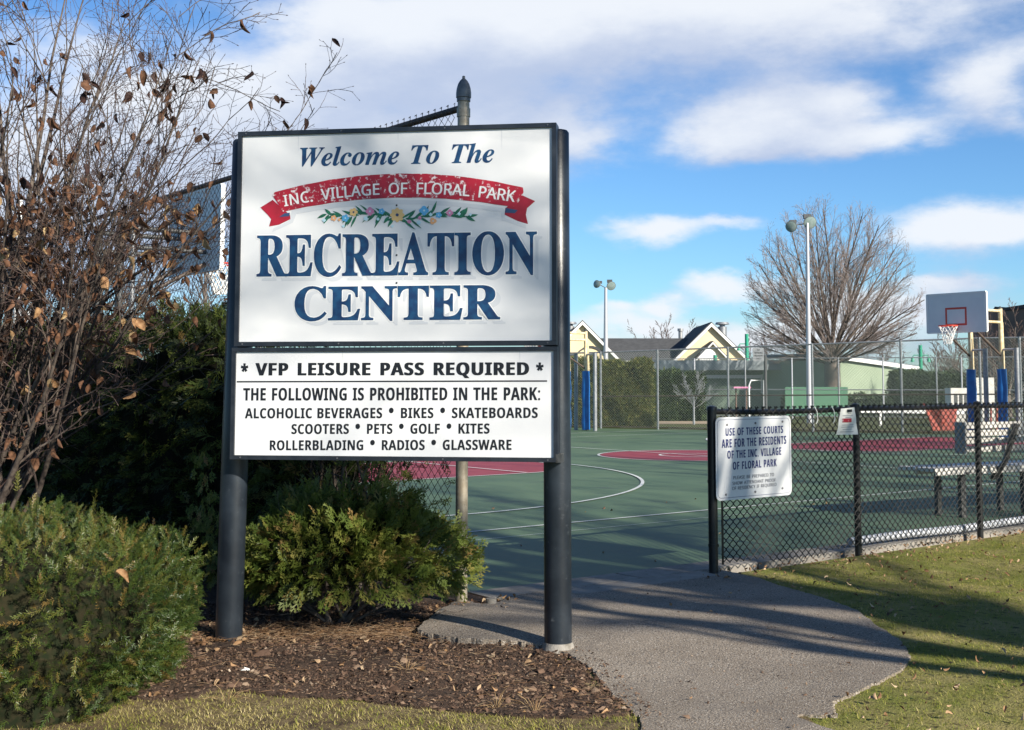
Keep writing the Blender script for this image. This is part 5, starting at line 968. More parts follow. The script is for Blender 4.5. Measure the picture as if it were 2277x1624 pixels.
# -- the large bare tree in the distance
def baretree(label, base, H, rad, trunk_h, tr_r, seed, nst=22, child=(9, 6, 4), mat=None, group=None, spread=1.15, twig=.010, ratio=(.42, .42, .45), up=.035, low=.55, rr=(.5, .5, .6), lim=1.0, oval=None, tw=None):
    base = Vector(base); rg = random.Random(seed); t = thing('bare_tree', label, 'tree', base, group)
    stems = []
    for i in range(nst):
        a = 2 * math.pi * i * .381966; s_ = math.sqrt((i + .5) / nst); inc = (s_ ** 1.25 if oval else s_) * spread
        ln = (H - trunk_h) * math.cos(inc) ** .35 * (.94 + .1 * rg.random()) if inc < 1.2 else rad
        ln = 1 / math.sqrt((math.cos(inc) / (H - trunk_h)) ** 2 + (math.sin(inc) / rad) ** 2) * .93
        if oval:
            ca_ = H - trunk_h; zc = ca_ * oval; az_ = ca_ - zc; A_ = math.sin(inc) ** 2 / rad ** 2 + math.cos(inc) ** 2 / az_ ** 2; B_ = -2 * math.cos(inc) * zc / az_ ** 2; C_ = zc ** 2 / az_ ** 2 - 1
            ln = (-B_ + math.sqrt(max(0, B_ * B_ - 4 * A_ * C_))) / (2 * A_) * .93
        d = Vector((math.cos(a) * math.sin(inc), math.sin(a) * math.sin(inc), math.cos(inc)))
        stems.append((base + Z3 * (trunk_h * (low + (1 - low) * (1 - s_))) + Vector((math.cos(a), math.sin(a), 0)) * tr_r * .5 * s_, d, ln, tr_r * (.30 - .12 * s_) * lim))
    out, tips = grow(base, stems, seed, lv=3, nseg=6, jit=.07, up=up, child=child, ratio=ratio, ang=(.42, .5, .6), rr=rr)
    for l in (2, 3): out[l] = [(a, b, max(r, twig * (.9 if l == 2 else .6)), max(r2, twig * .4)) for a, b, r, r2 in out[l]]
    if oval:
        ca_ = H - trunk_h; cc_ = base + Z3 * (trunk_h + ca_ * oval); az_ = ca_ * (1 - oval); rq = random.Random(3)
        for l in (1, 2, 3): out[l] = [s for s in out[l] if ((s[1].x - cc_.x) ** 2 + (s[1].y - cc_.y) ** 2) / rad ** 2 + ((s[1].z - cc_.z) / az_) ** 2 < rq.uniform(.93, 1.10) or s[1].z < cc_.z - az_ * .55]
    mb = MB(); mb.tube([base - Z3 * .2, base + Z3 * .3, base + Z3 * trunk_h * .6, base + Z3 * trunk_h * 1.05], [tr_r * 1.35, tr_r * 1.05, tr_r, tr_r * .8], 14); mb.put('trunk', mat or m_bark2, t, smooth=True)
    segmesh('limbs', out[0] + out[1], 5, mat or m_bark2, t)['kind'] = 'stuff'; segmesh('twigs', out[2] + out[3], 3, (tw or m_twig) if mat is None else mat, t)['kind'] = 'stuff'
    return t
tb = P(1852, 900, 58); tb.z = 0
baretree('large round bare tree with many upright limbs behind the light pole', tb, P(1840, 438, 58).z, 4.15, 3.1, .38, 5, nst=54, child=(12, 7, 4), spread=1.38, twig=.0095, up=.02, oval=.34, tw=m_twigp, ratio=(.36, .42, .45), lim=.62, low=.74)
for k, (u, vt, Y, rad, lab) in enumerate(((1450, 712, 110, 3.4, 'distant bare tree standing behind the grey roof ridge, the wider one'), (1510, 708, 118, 3.0, 'distant bare tree behind the roof ridge beside the roof pipe'), (1690, 742, 110, 2.6, 'distant small bare tree beside the one-armed green lamp post'),
        (1750, 772, 120, 3, 'distant low bare tree between the brick chimney and the no dunking notice'), (1950, 762, 110, 3.4, 'distant bare tree above the green shed roof'), (2110, 745, 70, 3.0, 'bare tree just below the grey backboard beyond the fences'), (2165, 735, 60, 2.2, 'slender bare tree between the two cream hoop poles'), (2240, 690, 52, 2.6, 'pale bare tree in front of the brown building'),
        (475, 335, 46, 4.2, 'bare tree behind the tall fence nearest the welcome sign edge'), (330, 395, 52, 4.6, 'bare tree behind the tall fence beyond the rear-facing backboard'), (180, 420, 48, 5, 'bare tree far behind the dried-leaf tree'), (40, 400, 56, 5, 'bare tree far behind at the far left of the hedge'), (620, 420, 60, 4, 'bare tree hidden mostly by the welcome sign'))):
    b = P(u, 900, Y); b.z = 0; H = P(u, vt, Y).z
    if u == 620: continue
    baretree(lab, b, H, rad, H * .22, .12 + H * .012, 20 + k, nst=10, child=(7, 5, 3), twig=.013 * Y / 60 + .004, spread=1.05)
st_ = P(1543, 935, 43.5); st_.z = 0
baretree('small pale ornamental tree with a twiggy crown behind the far fence', st_, 1.95, 1.0, .95, .035, 50, nst=9, child=(6, 5, 3), mat=m_galv, twig=.007)
# -- the tree behind the camera whose branches dapple the sign, and those striping the court
def sd_(s_, d_): return ((s_ + d_) / 2, (s_ - d_) / 2)
for k, (xy, H, rad, th_, tr, nst, spr, lab) in enumerate(((sd_(10.4, 18.5), 16.5, 5.5, 8.3, .26, 17, 1.0, 'tall bare park tree with a high fork standing behind the lawn'),
        (sd_(10.2, 9.5), 13, 2.4, 7.0, .30, 7, .45, 'thick-trunked bare tree on the lawn nearest the path'), (sd_(9.05, 8.6), 14, 2.2, 1.6, .19, 5, .26, 'low-forked bare tree on the lawn beside the thick-trunked one'),
        (sd_(18.0, 16), 13, 2.6, 3, .24, 12, .8, 'slim bare tree first in the row across the lawn'), (sd_(22, 14), 15, 3.4, 3.5, .3, 11, .9, 'taller bare tree second in the row across the lawn'),
        (sd_(26.5, 12.5), 15, 3.4, 3.5, .3, 11, .9, 'bare tree third in the row across the lawn'), (sd_(32, 12), 16, 4, 4, .34, 12, .9, 'bare tree fourth in the row across the lawn'), (sd_(39, 10), 18, 5, 5, .36, 12, .9, 'bare tree last in the row across the lawn'), (sd_(24.3, 19), 18, 3.6, 5, .34, 13, .9, 'bare tree in the back row behind the slim one'), (sd_(35, 19), 20, 4.2, 5, .38, 13, .9, 'bare tree in the back row behind the fourth one'))):
    baretree(lab, (*xy, 0), H, rad, th_, tr, 80 + k, nst=nst, child=(6, 4, 2) if k > 2 else ((8, 5, 2) if k == 0 else (4, 4, 2)), twig=.016, spread=spr, low=.55 if k > 2 else .96, lim=1.7 if k > 2 else (1.25 if k == 0 else (1.0 if k == 1 else 3.3)), rr=(.5, .5, .6) if k else (.72, .66, .6))

# -- multi-stemmed tree with dried leaves
db = Vector((-3.95, 8.6, 0)); dog = thing('leafy_shrub_tree', 'multi-stemmed small tree with bare twigs and curled brown leaves left of the sign', 'tree', db)
rg = random.Random(12); stems = []
targets = [(60, -60, 8.2, .034), (140, -140, 8.9, .03), (230, -60, 8.0, .03), (330, -120, 8.6, .028), (430, -40, 8.2, .028), (560, -20, 8.5, .024), (640, 60, 8.0, .020), (672, 150, 8.3, .018), (590, 205, 8.7, .018), (500, 330, 8.3, .016), (30, 120, 7.6, .034),
           (-60, 100, 8.6, .034), (160, 230, 7.6, .026), (300, 160, 9.2, .024), (400, 300, 7.8, .02), (430, 430, 8.6, .016), (-20, 500, 7.5, .024), (240, 400, 7.5, .020), (110, 480, 7.9, .018), (-110, -120, 8.2, .034), (510, 120, 8.3, .018), (450, 200, 8.0, .018), (380, 60, 8.8, .022), (200, 60, 9.0, .024), (90, 20, 7.9, .024), (350, 480, 8.4, .016), (480, 380, 8.8, .016)]
for (u, v, Y, r) in targets:
    q = P(u, v, Y); s0 = db + Vector((rg.uniform(-.14, .2), rg.uniform(-.15, .15), 0)); v_ = q - s0
    z0 = .25 if u < 300 else .55
    stems.append((s0 + v_.normalized() * 0, (v_.normalized() * 1.0 + Vector((0, 0, .0))), v_.length * (.93 if u > 450 else .97), r * (1.3 if u < 450 else 1.1)))
out, tips = grow(db, stems, 9, lv=3, nseg=11, jit=.10, up=.012, child=(9, 6, 4), ratio=(.30, .44, .48), ang=(.48, .6, .75), rr=(.55, .55, .6), stape=.94)
for l, mn in ((1, .0038), (2, .0025), (3, .0017)): out[l] = [(a, b, max(r, mn), max(r2, mn * .65)) for a, b, r, r2 in out[l]]
trunk = []
segmesh('stems', out[0], 8, m_bark, dog)['kind'] = 'stuff'; segmesh('branches', out[1], 5, m_bark, dog)['kind'] = 'stuff'
segmesh('twigs', out[2] + out[3], 3, m_twig, dog)['kind'] = 'stuff'
budp = np.array([tuple(t_[0]) for t_ in tips]); budd = np.array([tuple(t_[1]) for t_ in tips])
V, F = seg_tubes(budp - budd * .002, budp + budd * .010, np.full(len(budp), .0030), np.full(len(budp), .0016), 4); link('buds', mesh_np('buds', V, F, m_twig), dog, stuff=True)
def curled_leaf(seed):
    rg = random.Random(seed); n = 7; V = []; F = []; curl = rg.uniform(1.5, 4.0); bend = rg.uniform(.3, 1.8); tw = rg.uniform(-1.2, 1.2); L_ = 1
    for i in range(n):
        t = i / (n - 1); w = .37 * math.sin(math.pi * min(1, t * .92 + .06)) ** .75; cx = t; cz = -.35 * bend * t * t
        for j in range(-2, 3):
            s_ = j / 2; a_ = s_ * curl * .5; y = math.sin(a_) / (curl * .5) * w; z = (1 - math.cos(a_)) / (curl * .5) * w
            ca, sa = math.cos(tw * t), math.sin(tw * t); wob = .03 * math.sin(9 * t + 3 * s_ + seed); V.append((cx * .9, y * ca - z * sa, cz + y * sa + z * ca + wob))
    for i in range(n - 1):
        for j in range(4): a_ = i * 5 + j; F.append([a_, a_ + 1, a_ + 6, a_ + 5])
    return V, F
leafm = []
for k in range(12):
    V, F = curled_leaf(k); m = mesh_np('leaf', np.array(V), np.array(F), m_leafs[k % 4], smooth=True); leafm.append(m)
def zonep(p):
    d = p - Vector((0, 0, CH)); y_ = d.y * math.cos(TH) + d.z * math.sin(TH); u = PU + FPX * d.x / y_; v = PV - FPX * (-d.y * math.sin(TH) + d.z * math.cos(TH)) / y_; return u, v
rg = random.Random(4); placed = 0; cand = tips[:]; rg.shuffle(cand); clusters = []
for q, d in cand:
    u, v = zonep(q)
    if u < -60 or u > 760 or v < -60: continue
    pr = .075 if v > 430 else (.11 if v > 250 else .10)
    if u > 470: pr = .10
    if u > 300 and v > 380: pr = .12
    if rg.random() > pr: continue
    for j in range(rg.choice((1, 1, 2, 3) if v > 420 else (1, 1, 2))):
        if placed >= 299: break
        # leaves low in the tree are tan, those against the sky dark
        kk = rg.choice((0, 0, 3, 1, 1, 4, 8, 7, 9)) if v > 420 else rg.choice((2, 2, 6, 10, 1, 5))
        o = bpy.data.objects.new('leaf', leafm[kk]); COL.objects.link(o); o.parent = dog
        sc = rg.uniform(.06, .10); ln = Vector((rg.gauss(0, .45), rg.gauss(0, .45), -1)).normalized(); o.location = (q - db) + d * .004 * j
        o.rotation_euler = ln.to_track_quat('X', 'Z').to_euler(); o.rotation_euler.rotate_axis('X', rg.uniform(0, 6.28)); o.scale = (sc, sc, sc); placed += 1
LV = []; LF = []; n0 = 0
for q, d in cand:
    u, v = zonep(q)
    if not (-80 < u < 700 and v > 120 and (v > 400 or rg.random() < .22)) or rg.random() > .21: continue
    V, F = curled_leaf(rg.randrange(12)); A = np.array(V) * rg.uniform(.055, .088); R = frames(np.array([[rg.gauss(0, .5), rg.gauss(0, .5), -1]]), np.array([rg.uniform(0, 6.28)]))[0]
    LV.append(A @ R.T + np.array(q)); LF.append(np.array(F) + n0); n0 += len(A)
if LV: link('dried_leaves', mesh_np('dried_leaves', np.concatenate(LV), np.concatenate(LF), m_leafs[1], smooth=True), dog, stuff=True)

# -- arborvitae sprays
def spray(seed, fine=True):
    V = []; F = []; rg = random.Random(seed)
    def blade(p, d, L_, w, nz=0.0):
        d = Vector(d).normalized(); s_ = Vector((-d.y, d.x, 0)); i = len(V); p = Vector(p)
        V.extend([p - s_ * w * .3, p + s_ * w * .3, p + d * L_ * .55 + s_ * w * .5 + Z3 * nz, p + d * L_ + Z3 * nz * 1.6, p + d * L_ * .55 - s_ * w * .5 + Z3 * nz])
        F.extend([[i, i + 1, i + 2], [i, i + 2, i + 4], [i + 4, i + 2, i + 3]])
    blade((0, 0, 0), (1, rg.uniform(-.08, .08), 0), 1, .04)
    n = 5
    for k in range(n):
        for s_ in (-1, 1):
            t = .14 + .70 * (k + rg.uniform(0, .7)) / n; L_ = (.46 - .30 * t) * rg.uniform(.7, 1.2); a_ = R_(34 + rg.uniform(-8, 8)) * s_; dv = (math.cos(a_), math.sin(a_), 0); zz = rg.uniform(-.10, .14); blade((t, 0, 0), dv, L_, .042, zz * L_)
            for s2 in ((-1, 1) if fine else (rg.choice((-1, 1)),)):
                a2 = a_ + R_(30) * s2; q = .3 + .25 * rg.random(); blade((t + dv[0] * L_ * q, dv[1] * L_ * q, zz * L_ * q), (math.cos(a2), math.sin(a2), 0), L_ * .45, .036, zz * L_ * .6)
    V = np.array([tuple(v) for v in V]); V[:, 2] += -.16 * V[:, 0] ** 2 + .25 * V[:, 1] ** 2
    return V, np.array(F)
sv_f = [spray(k) for k in range(5)]; sv_c = [spray(k + 9, False) for k in range(5)]; sf_f = sf_c = None
def sprays(name, Pp, D, sc, mat, parent, seed, tmpl, rbias=0.0):
    rg = np.random.default_rng(seed); n = len(Pp); R = frames(D, rg.uniform(0, 6.28, n)); Vs = []; Fs = []; rs = []; i0 = 0; tm = tmpl[0]
    for k, (tv, tf) in enumerate(tm):
        ix = np.arange(k, n, len(tm)); V, F = scatter(tv, tf, R[ix], Pp[ix], np.asarray(sc)[ix]); Vs.append(V); Fs.append(F + i0); i0 += len(V)
        rs.append(np.clip(np.repeat(rg.normal(.40 + rbias, .2, len(ix)), len(tv)) + np.tile(tv[:, 0] * .22, len(ix)), 0, 1))
    return link(name, mesh_np(name, np.concatenate(Vs), np.concatenate(Fs), mat, np.concatenate(rs)), parent, stuff=True)
# small arborvitae between the sign posts
ab = Vector((-1.20, 7.50, 0)); arb = thing('evergreen_bush', 'small feathery sunlit evergreen bush growing between the two sign posts', 'bush', ab)
rg = np.random.default_rng(21); n = 2300
th = rg.uniform(0, 2 * np.pi, n); ph = np.arccos(rg.uniform(-.35, 1, n)); rad = .80 + .22 * rg.random(n) ** .5
lob = 1 + .13 * np.sin(th * 3 + 1) + .10 * np.sin(ph * 5 + th * 2)
D0 = np.stack([np.sin(ph) * np.cos(th), np.sin(ph) * np.sin(th), np.cos(ph)], 1)
Pp = np.array(ab) + np.array([0.02, 0, .36]) + D0 * np.array([.66, .42, .40]) * (rad * lob)[:, None]
top_k = rg.random(n) < .10; Pp[top_k] += np.array([.0, 0, .13]) * rg.random((top_k.sum(), 1))
Pp[:, 2] = np.maximum(Pp[:, 2], .05)
D = nrm(D0 * np.array([1, 1, .6]) + np.array([0, -.15, .25]) + rg.normal(0, .35, (n, 3)))
hang = Pp[:, 2] < .3; D[hang] = nrm(D[hang] + np.array([0, 0, -.7]))
sprays('foliage', Pp - D * .06, D, rg.uniform(.10, .18, n), m_arb, arb, 22, (sv_f, sf_f), .04)
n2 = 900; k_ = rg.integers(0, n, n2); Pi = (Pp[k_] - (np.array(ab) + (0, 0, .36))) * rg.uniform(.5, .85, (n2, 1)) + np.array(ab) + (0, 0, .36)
sprays('inner_foliage', Pi, nrm(rg.normal(0, 1, (n2, 3))), rg.uniform(.09, .15, n2), m_arb_shaded, arb, 23, (sv_c, sf_c), -.1)
stems = [((ab.x + random.uniform(-.1, .1), ab.y, 0), (random.uniform(-1, 1), random.uniform(-.5, .5), random.uniform(.4, 1.3)), random.uniform(.5, .8), .012) for i in range(9)]
o_, tp_ = grow(ab, stems, 31, lv=2, nseg=4, child=(5, 4, 3), ratio=(.5, .5, .5)); segmesh('branches', o_[0] + o_[1] + o_[2], 4, m_bark, arb)['kind'] = 'stuff'
# the tall hedge along the fence
hd = thing('hedge', 'tall dark evergreen hedge in front of the tall fence behind the welcome sign', 'hedge', C(4.2, 7.2))
mb = MB(); K1, K2 = 60, 10
core = []
def hz(b): return 1.84 + .07 * math.sin(b * 2.1) + .05 * math.sin(b * 5.3) - (.0 if b > 8.7 else (8.7 - b) * 1.0 * .75)
for i in range(K1 + 1):
    b = 7.9 + 14 * i / K1
    for a_, zz in ((4.62, 0), (4.62, .93), (4.3, 1.0), (3.86, .93), (3.80, .5), (3.86, 0)): core.append(C(a_ + .03 * math.sin(b * 7 + zz * 5), b, (hz(b) - .14) * zz))
mb.v = core
for i in range(K1):
    for j in range(5): q = i * 6 + j; mb.f.append([q, q + 1, q + 7, q + 6])
mb.f.append([0, 1, 2, 3, 4, 5]); mb.put('branches', m_arbc, hd)  # closed dark shell, not branches; its colour is the shade within
rg = np.random.default_rng(33)
def hedge_pts(n, rg):
    b = 7.35 + 13.5 * rg.random(n) ** 1.15; kind = rg.random(n); H = np.array([hz(x) for x in b])
    a_ = np.where(kind < .55, 3.80 + rg.normal(0, .05, n), rg.uniform(3.75, 4.75, n)); z = np.where(kind < .55, rg.uniform(.05, 1, n) * H, H + rg.normal(-.03, .06, n))
    bul = .09 * np.sin(b * 2.7 + 1) * np.sin(z * 3) + .05 * np.sin(b * 7 + z * 4); a_ = np.where(kind < .55, a_ - bul, a_)
    a_ = np.where((kind < .55), a_ + .12 * (z / H) ** 5, a_)
    D = np.where((kind < .55)[:, None], -np.array(AX)[None] * .8 + np.array([0, 0, -.25]), np.array([0, 0, 1.0])[None] - np.array(AX)[None] * .2) + rg.normal(0, .45, (n, 3))
    Pq = np.outer(a_, AX) + np.outer(b, BX) + np.outer(z, Z3); return Pq, nrm(D)
Pq, D = hedge_pts(7600, rg); sprays('foliage', Pq, D, rg.uniform(.12, .22, len(Pq)), m_hedge_shaded, hd, 34, (sv_c, sf_c), -.05)
# thin end of the hedge by the fence post, see-through
Pe = []; De = []
for i in range(900):
    b = 6.95 + 1.0 * rg.random(); z = rg.uniform(.15, 1.35) ; a_ = 4.35 + rg.normal(0, .17) + (0.15 if z > .9 else 0)
    if rg.random() < .5 and .75 < z < 1.25 and b < 7.7: continue
    Pe.append(C(a_, b, z)); De.append(Vector((rg.normal(), rg.normal(), rg.normal() - .6)))
sprays('edge_foliage', np.array(Pe), nrm(np.array(De)), rg.uniform(.08, .15, len(Pe)), m_hedge_shaded, hd, 35, (sv_f, sf_f), -.05)
stems = [(C(4.35 + rg.normal(0, .1), 7.2 + rg.random() * .8, 0), (rg.normal(0, .25), rg.normal(0, .25), 1), 1.4, .016) for i in range(9)]
o_, tp_ = grow(ab, stems, 36, lv=2, nseg=6, child=(9, 5, 3), ratio=(.4, .5, .5), ang=(.9, .7, .7)); segmesh('stems', o_[0] + o_[1] + o_[2], 4, m_bark, hd)['kind'] = 'stuff'
# a few streamers in front of the shade, coloured lighter as if sunlit, left of the left sign post
Ps = []; Ds = []
for (u, v0, v1, Y, n) in ((448, 1000, 1210, 7.75, 60), (460, 1215, 1290, 7.6, 34), (425, 1110, 1160, 7.9, 14), (470, 1085, 1240, 7.7, 40)):
    for i in range(n):
        t_ = rg.random(); q = P(u + rg.normal(0, 9) + 18 * t_, v0 + (v1 - v0) * t_, Y + rg.normal(0, .03)); Ps.append(q); Ds.append(Vector((rg.normal(0, .5), rg.normal(-.3, .3), -1)))
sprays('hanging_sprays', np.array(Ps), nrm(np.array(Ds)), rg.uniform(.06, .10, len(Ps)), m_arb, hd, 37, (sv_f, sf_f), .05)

# -- yew in the corner
yb = Vector((-3.0, 5.86, 0)); yew = thing('yew_bush', 'dense clipped yew bush with short dark needles in front of the hedge', 'bush', yb)
def yewsurf(n, rg, inset=0.0):
    S_ = np.array([1.36, .80, .80]) - inset; k = 6.5
    v = rg.normal(size=(n, 3)); v[:, 2] = np.abs(v[:, 2]); q = v / (np.abs(v) ** k).sum(1, keepdims=True) ** (1 / k); nr = nrm(np.sign(q) * np.abs(q) ** (k - 1) / S_)
    p = q * S_; bl_ = .055 * np.sin(p[:, 0] * 5.2 + 1) * np.sin(p[:, 2] * 6 + p[:, 1] * 3) + .035 * np.sin(p[:, 0] * 11 + p[:, 2] * 9); p = p + nr * bl_[:, None]; tk = 1 - .16 * np.clip(1 - p[:, 2] / .42, 0, 1); p[:, 0] *= tk; p[:, 1] *= tk; p[:, 2] -= .10 * np.clip((p[:, 0] - .95) / .4, 0, 1) ** 2; return p + np.array(yb), nr
TV = []; TF = []; tr_ = []
def yneedle(i0, p, d, L_, w): 
    s_ = d.cross(Z3 + Vector((.01, 0, 0))).normalized() * w; TV.extend([p - s_ * .5, p + d * L_ * .5 - s_ , p + d * L_, p + d * L_ * .5 + s_]); TF.append([i0, i0 + 1, i0 + 2, i0 + 3])
nn = 26
for i in range(nn):
    t = i / nn; phi = i * 2.3999; a_ = R_(58 - 22 * t); d = Vector((math.cos(a_), math.sin(a_) * math.cos(phi), math.sin(a_) * math.sin(phi) * .55)).normalized()
    yneedle(len(TV), Vector((t, 0, 0)), d, .36 * (1 - .35 * t) * (.75 + .25 * math.sin(i * 3.3)), .026); tr_ += [0, .1, .25, .1]
i0 = len(TV); TV.extend([Vector((0, -.02, 0)), Vector((0, .02, 0)), Vector((1, .008, 0)), Vector((1, -.008, 0))]); TF.append([i0, i0 + 1, i0 + 2, i0 + 3]); tr_ += [.3, .3, .35, .35]
TVn = np.array([tuple(v) for v in TV]); TFn = np.array(TF); tr_ = np.array(tr_)
rg = np.random.default_rng(44)
Pq, nr = yewsurf(10500, rg); keep = (Pq[:, 0] > -3.95) & ((Pq[:, 1] < 6.75)); Pq, nr = Pq[keep], nr[keep]
D = nrm(nr * .75 + np.array([0, 0, .12]) + rg.normal(0, .5, Pq.shape)); n = len(Pq); sc = rg.uniform(.045, .085, n); dep = rg.random(n) ** 1.2 * .15
V, F = scatter(TVn, TFn, frames(D, rg.uniform(0, 6.28, n)), Pq - nr * dep[:, None] - D * .035, sc)
patchv = .12 * np.sin(Pq[:, 0] * 3.1 + 2) * np.sin(Pq[:, 2] * 4.2) + .12 * (Pq[:, 2] > .72)
base_r = np.clip(rg.normal(.34, .17, n) + patchv, 0, .92); base_r = np.where(rg.random(n) < .03, .92, base_r)
link('needles', mesh_np('needles', V, F, m_yew, np.clip(np.repeat(base_r, len(TVn)) + np.tile(tr_, n), 0, 1)), yew, stuff=True)
for (u, v, Y) in ((38, 1092, 5.7), (208, 1128, 6.2)):      # long shoots that stand proud
    q = np.array(P(u, v, Y)); m_ = 5; pts_ = q[None] - np.array([0, 0, .055])[None] * np.arange(m_)[:, None]; D_ = nrm(np.array([[0, 0, 1.]]) + rg.normal(0, .12, (m_, 3)))
    V, F = scatter(TVn, TFn, frames(D_, rg.uniform(0, 6.28, m_)), pts_, np.full(m_, .085)); link('shoot', mesh_np('shoot', V, F, m_yew, np.full(len(V), .8)), yew)
mb = MB(); nu, nv = 36, 14; kx = 6
for j in range(nv + 1):
    ph_ = (math.pi / 2) * j / nv
    for i in range(nu):
        t = 2 * math.pi * i / nu; v_ = np.array([math.cos(t) * math.cos(ph_), math.sin(t) * math.cos(ph_), math.sin(ph_)]); q = v_ / (np.abs(v_) ** kx).sum() ** (1 / kx) * np.array([1.12, .62, .66])
        mb.v.append(yb + Vector(q.tolist()) * (1 + .03 * math.sin(i * 2.1 + j * 1.7)))
for j in range(nv):
    for i in range(nu): a_ = j * nu + i; b_ = j * nu + (i + 1) % nu; mb.f.append([a_, b_, b_ + nu, a_ + nu])
mb.put('dark_core', m_yewc, yew)  # solid dark core added behind the needles to block light
# oak leaf caught on the yew
V, F = curled_leaf(5); q = P(255, 1270, 5.0)
o = link('dead_leaf', mesh_np('dead_leaf', np.array(V), np.array(F), m_leafs[0], smooth=True), loc=(0, 0, 0)); o.location = P(258, 1272, 5.02); o.scale = (.07,) * 3; o.rotation_euler = (.6, .3, .4); tag(o, 'tan dead leaf caught on the face of the yew bush', 'leaf')

# ---------------------------------------------------------------- ground cover
rg = np.random.default_rng(55)
def inpoly(x, y, poly):
    px_ = np.array([p[0] for p in poly]); py_ = np.array([p[1] for p in poly]); c = np.zeros(len(x), bool); j = len(px_) - 1
    for i in range(len(px_)):
        cond = ((py_[i] > y) != (py_[j] > y)) & (x < (px_[j] - px_[i]) * (y - py_[i]) / (py_[j] - py_[i] + 1e-12) + px_[i]); c ^= cond; j = i
    return c
und = np.vectorize(undul)
fenceB = lambda x, y: x * BX.x + y * BX.y
def nz(x, y, s=1.0, o=0.0): return (np.sin(x * 2.3 * s + o) * np.sin(y * 2.9 * s + 1.7 * o + .6 * np.sin(x * 1.9 * s)) + .6 * np.sin(x * 5.1 * s + y * 3.7 * s + o) + .4 * np.sin(x * 9.7 * s - y * 8.3 * s + 2 * o)) / 2
def blades(name, n, xr_, yr_, accept, hh, label, bias=.42):
    x = rg.uniform(*xr_, n); y = rg.uniform(*yr_, n); k = accept(x, y); x, y = x[k], y[k]; n = len(x)
    z = und(x, y) - .012; th = rg.uniform(0, 6.28, n); lean = rg.uniform(.15, 1.25, n); h = rg.uniform(.5, 1.25, n) * hh
    d = np.stack([np.cos(th) * lean, np.sin(th) * lean, np.ones(n)], 1); d = nrm(d); s_ = np.stack([-np.sin(th), np.cos(th), np.zeros(n)], 1) * rg.uniform(.0011, .0022, n)[:, None]
    b = np.stack([x, y, z], 1); m_ = b + d * (h * .55)[:, None]; tip = b + d * (h)[:, None] * .98 + np.stack([np.cos(th), np.sin(th), -.5 * np.ones(n)], 1) * (h * .28)[:, None]
    V = np.stack([b - s_, b + s_, m_ + s_ * .8, tip, m_ - s_ * .8], 1).reshape(-1, 3); i = np.arange(n)[:, None] * 5
    F = np.concatenate([i + np.array([[0, 1, 2, 4]])], 0); F = np.stack([i + np.array([[0, 1, 2]]), i + np.array([[0, 2, 4]]), i + np.array([[4, 2, 3]])], 1).reshape(-1, 3)
    r = np.clip(bias + .20 * nz(x, y, 1.0, 1) + .12 * nz(x, y, 3.0, 4) + rg.normal(0, .2, n), 0, 1)
    o = link(name, mesh_np(name, V, F, m_grass, np.repeat(r, 5)), stuff=True); o['label'] = label; return o
def acc_lawn(x, y):
    B_ = fenceB(x, y); A_ = x * AX.x + y * AX.y; d = nz(x, y, 1.6, 2) + nz(x, y, 6, 5) * .6
    edge = np.clip((6.35 - B_) / .35, 0, 1) * (rg.random(len(x)) < np.clip((6.5 - B_) / .4, .05, 1))
    return (~inpoly(x, y, path2)) & (~inpoly(x, y, bed2)) & (B_ < 6.5) & (rg.random(len(x)) < (.62 + .4 * d)) & (rg.random(len(x)) < np.clip((6.45 - B_) / .3, .04, 1))
blades('grass', 300000, (.6, 6.4), (4.7, 11.8), acc_lawn, .034, 'patchy green and straw coloured winter grass right of the path')
blades('grass', 190000, (-3.6, 1.1), (4.7, 6.2), lambda x, y: (~inpoly(x, y, path2)) & ((~inpoly(x, y, bed2)) | (rg.random(len(x)) < .03)) & (rg.random(len(x)) < .62 + .5 * nz(x, y, 2.2, 3)), .036, 'thin straw coloured grass along the front of the mulch bed', .62)
# tufts at edges of the path
blades('grass', 26000, (-1, 3.0), (4.7, 9.3), lambda x, y: inpoly(x, y, path2) & ~inpoly(x + .035, y + .02, path2) | (inpoly(x, y, path2) & ~inpoly(x - .04, y, path2) & (rg.random(len(x)) < .5)), .03, 'grass creeping over the asphalt edges')
def chips(name, n, xr_, yr_, accept, size, mat, label, zo=0.0, rmean=.4):
    x = rg.uniform(*xr_, n); y = rg.uniform(*yr_, n); k = accept(x, y); x, y = x[k], y[k]; n = len(x)
    T_ = np.array([[0, 0, 0], [1, .05, .1], [.9, .45, .0], [.1, .4, .12], [.5, .2, .42]]) - np.array([.5, .2, .1]); Ft = np.array([[0, 1, 4], [1, 2, 4], [2, 3, 4], [3, 0, 4]])
    D = nrm(np.stack([rg.normal(size=n), rg.normal(size=n), rg.normal(0, .35, n)], 1)); Pq = np.stack([x, y, und(x, y) + .012 + zo + rg.uniform(-.004, .010, n)], 1)
    V, F = scatter(T_, Ft, frames(D, rg.uniform(-.6, .6, n)), Pq, rg.gamma(2.0, size / 2, n)); r = np.clip(rg.normal(rmean, .2, n), 0, 1)
    o = link(name, mesh_np(name, V, F, mat, np.repeat(r, 5)), stuff=True); o['label'] = label; return o
inbed = lambda x, y: inpoly(x, y, bed2) & ~inpoly(x, y, path2)
chips('bark_mulch', 90000, (-3.4, .9), (5.2, 8.2), inbed, .0105, m_chip, 'crumbly dark bark mulch in the bed in front of the sign', rmean=.34)
chips('bark_mulch', 2500, (-3.4, .9), (5.2, 8.2), inbed, .021, m_chip, 'larger clods of bark in the bed', rmean=.3)
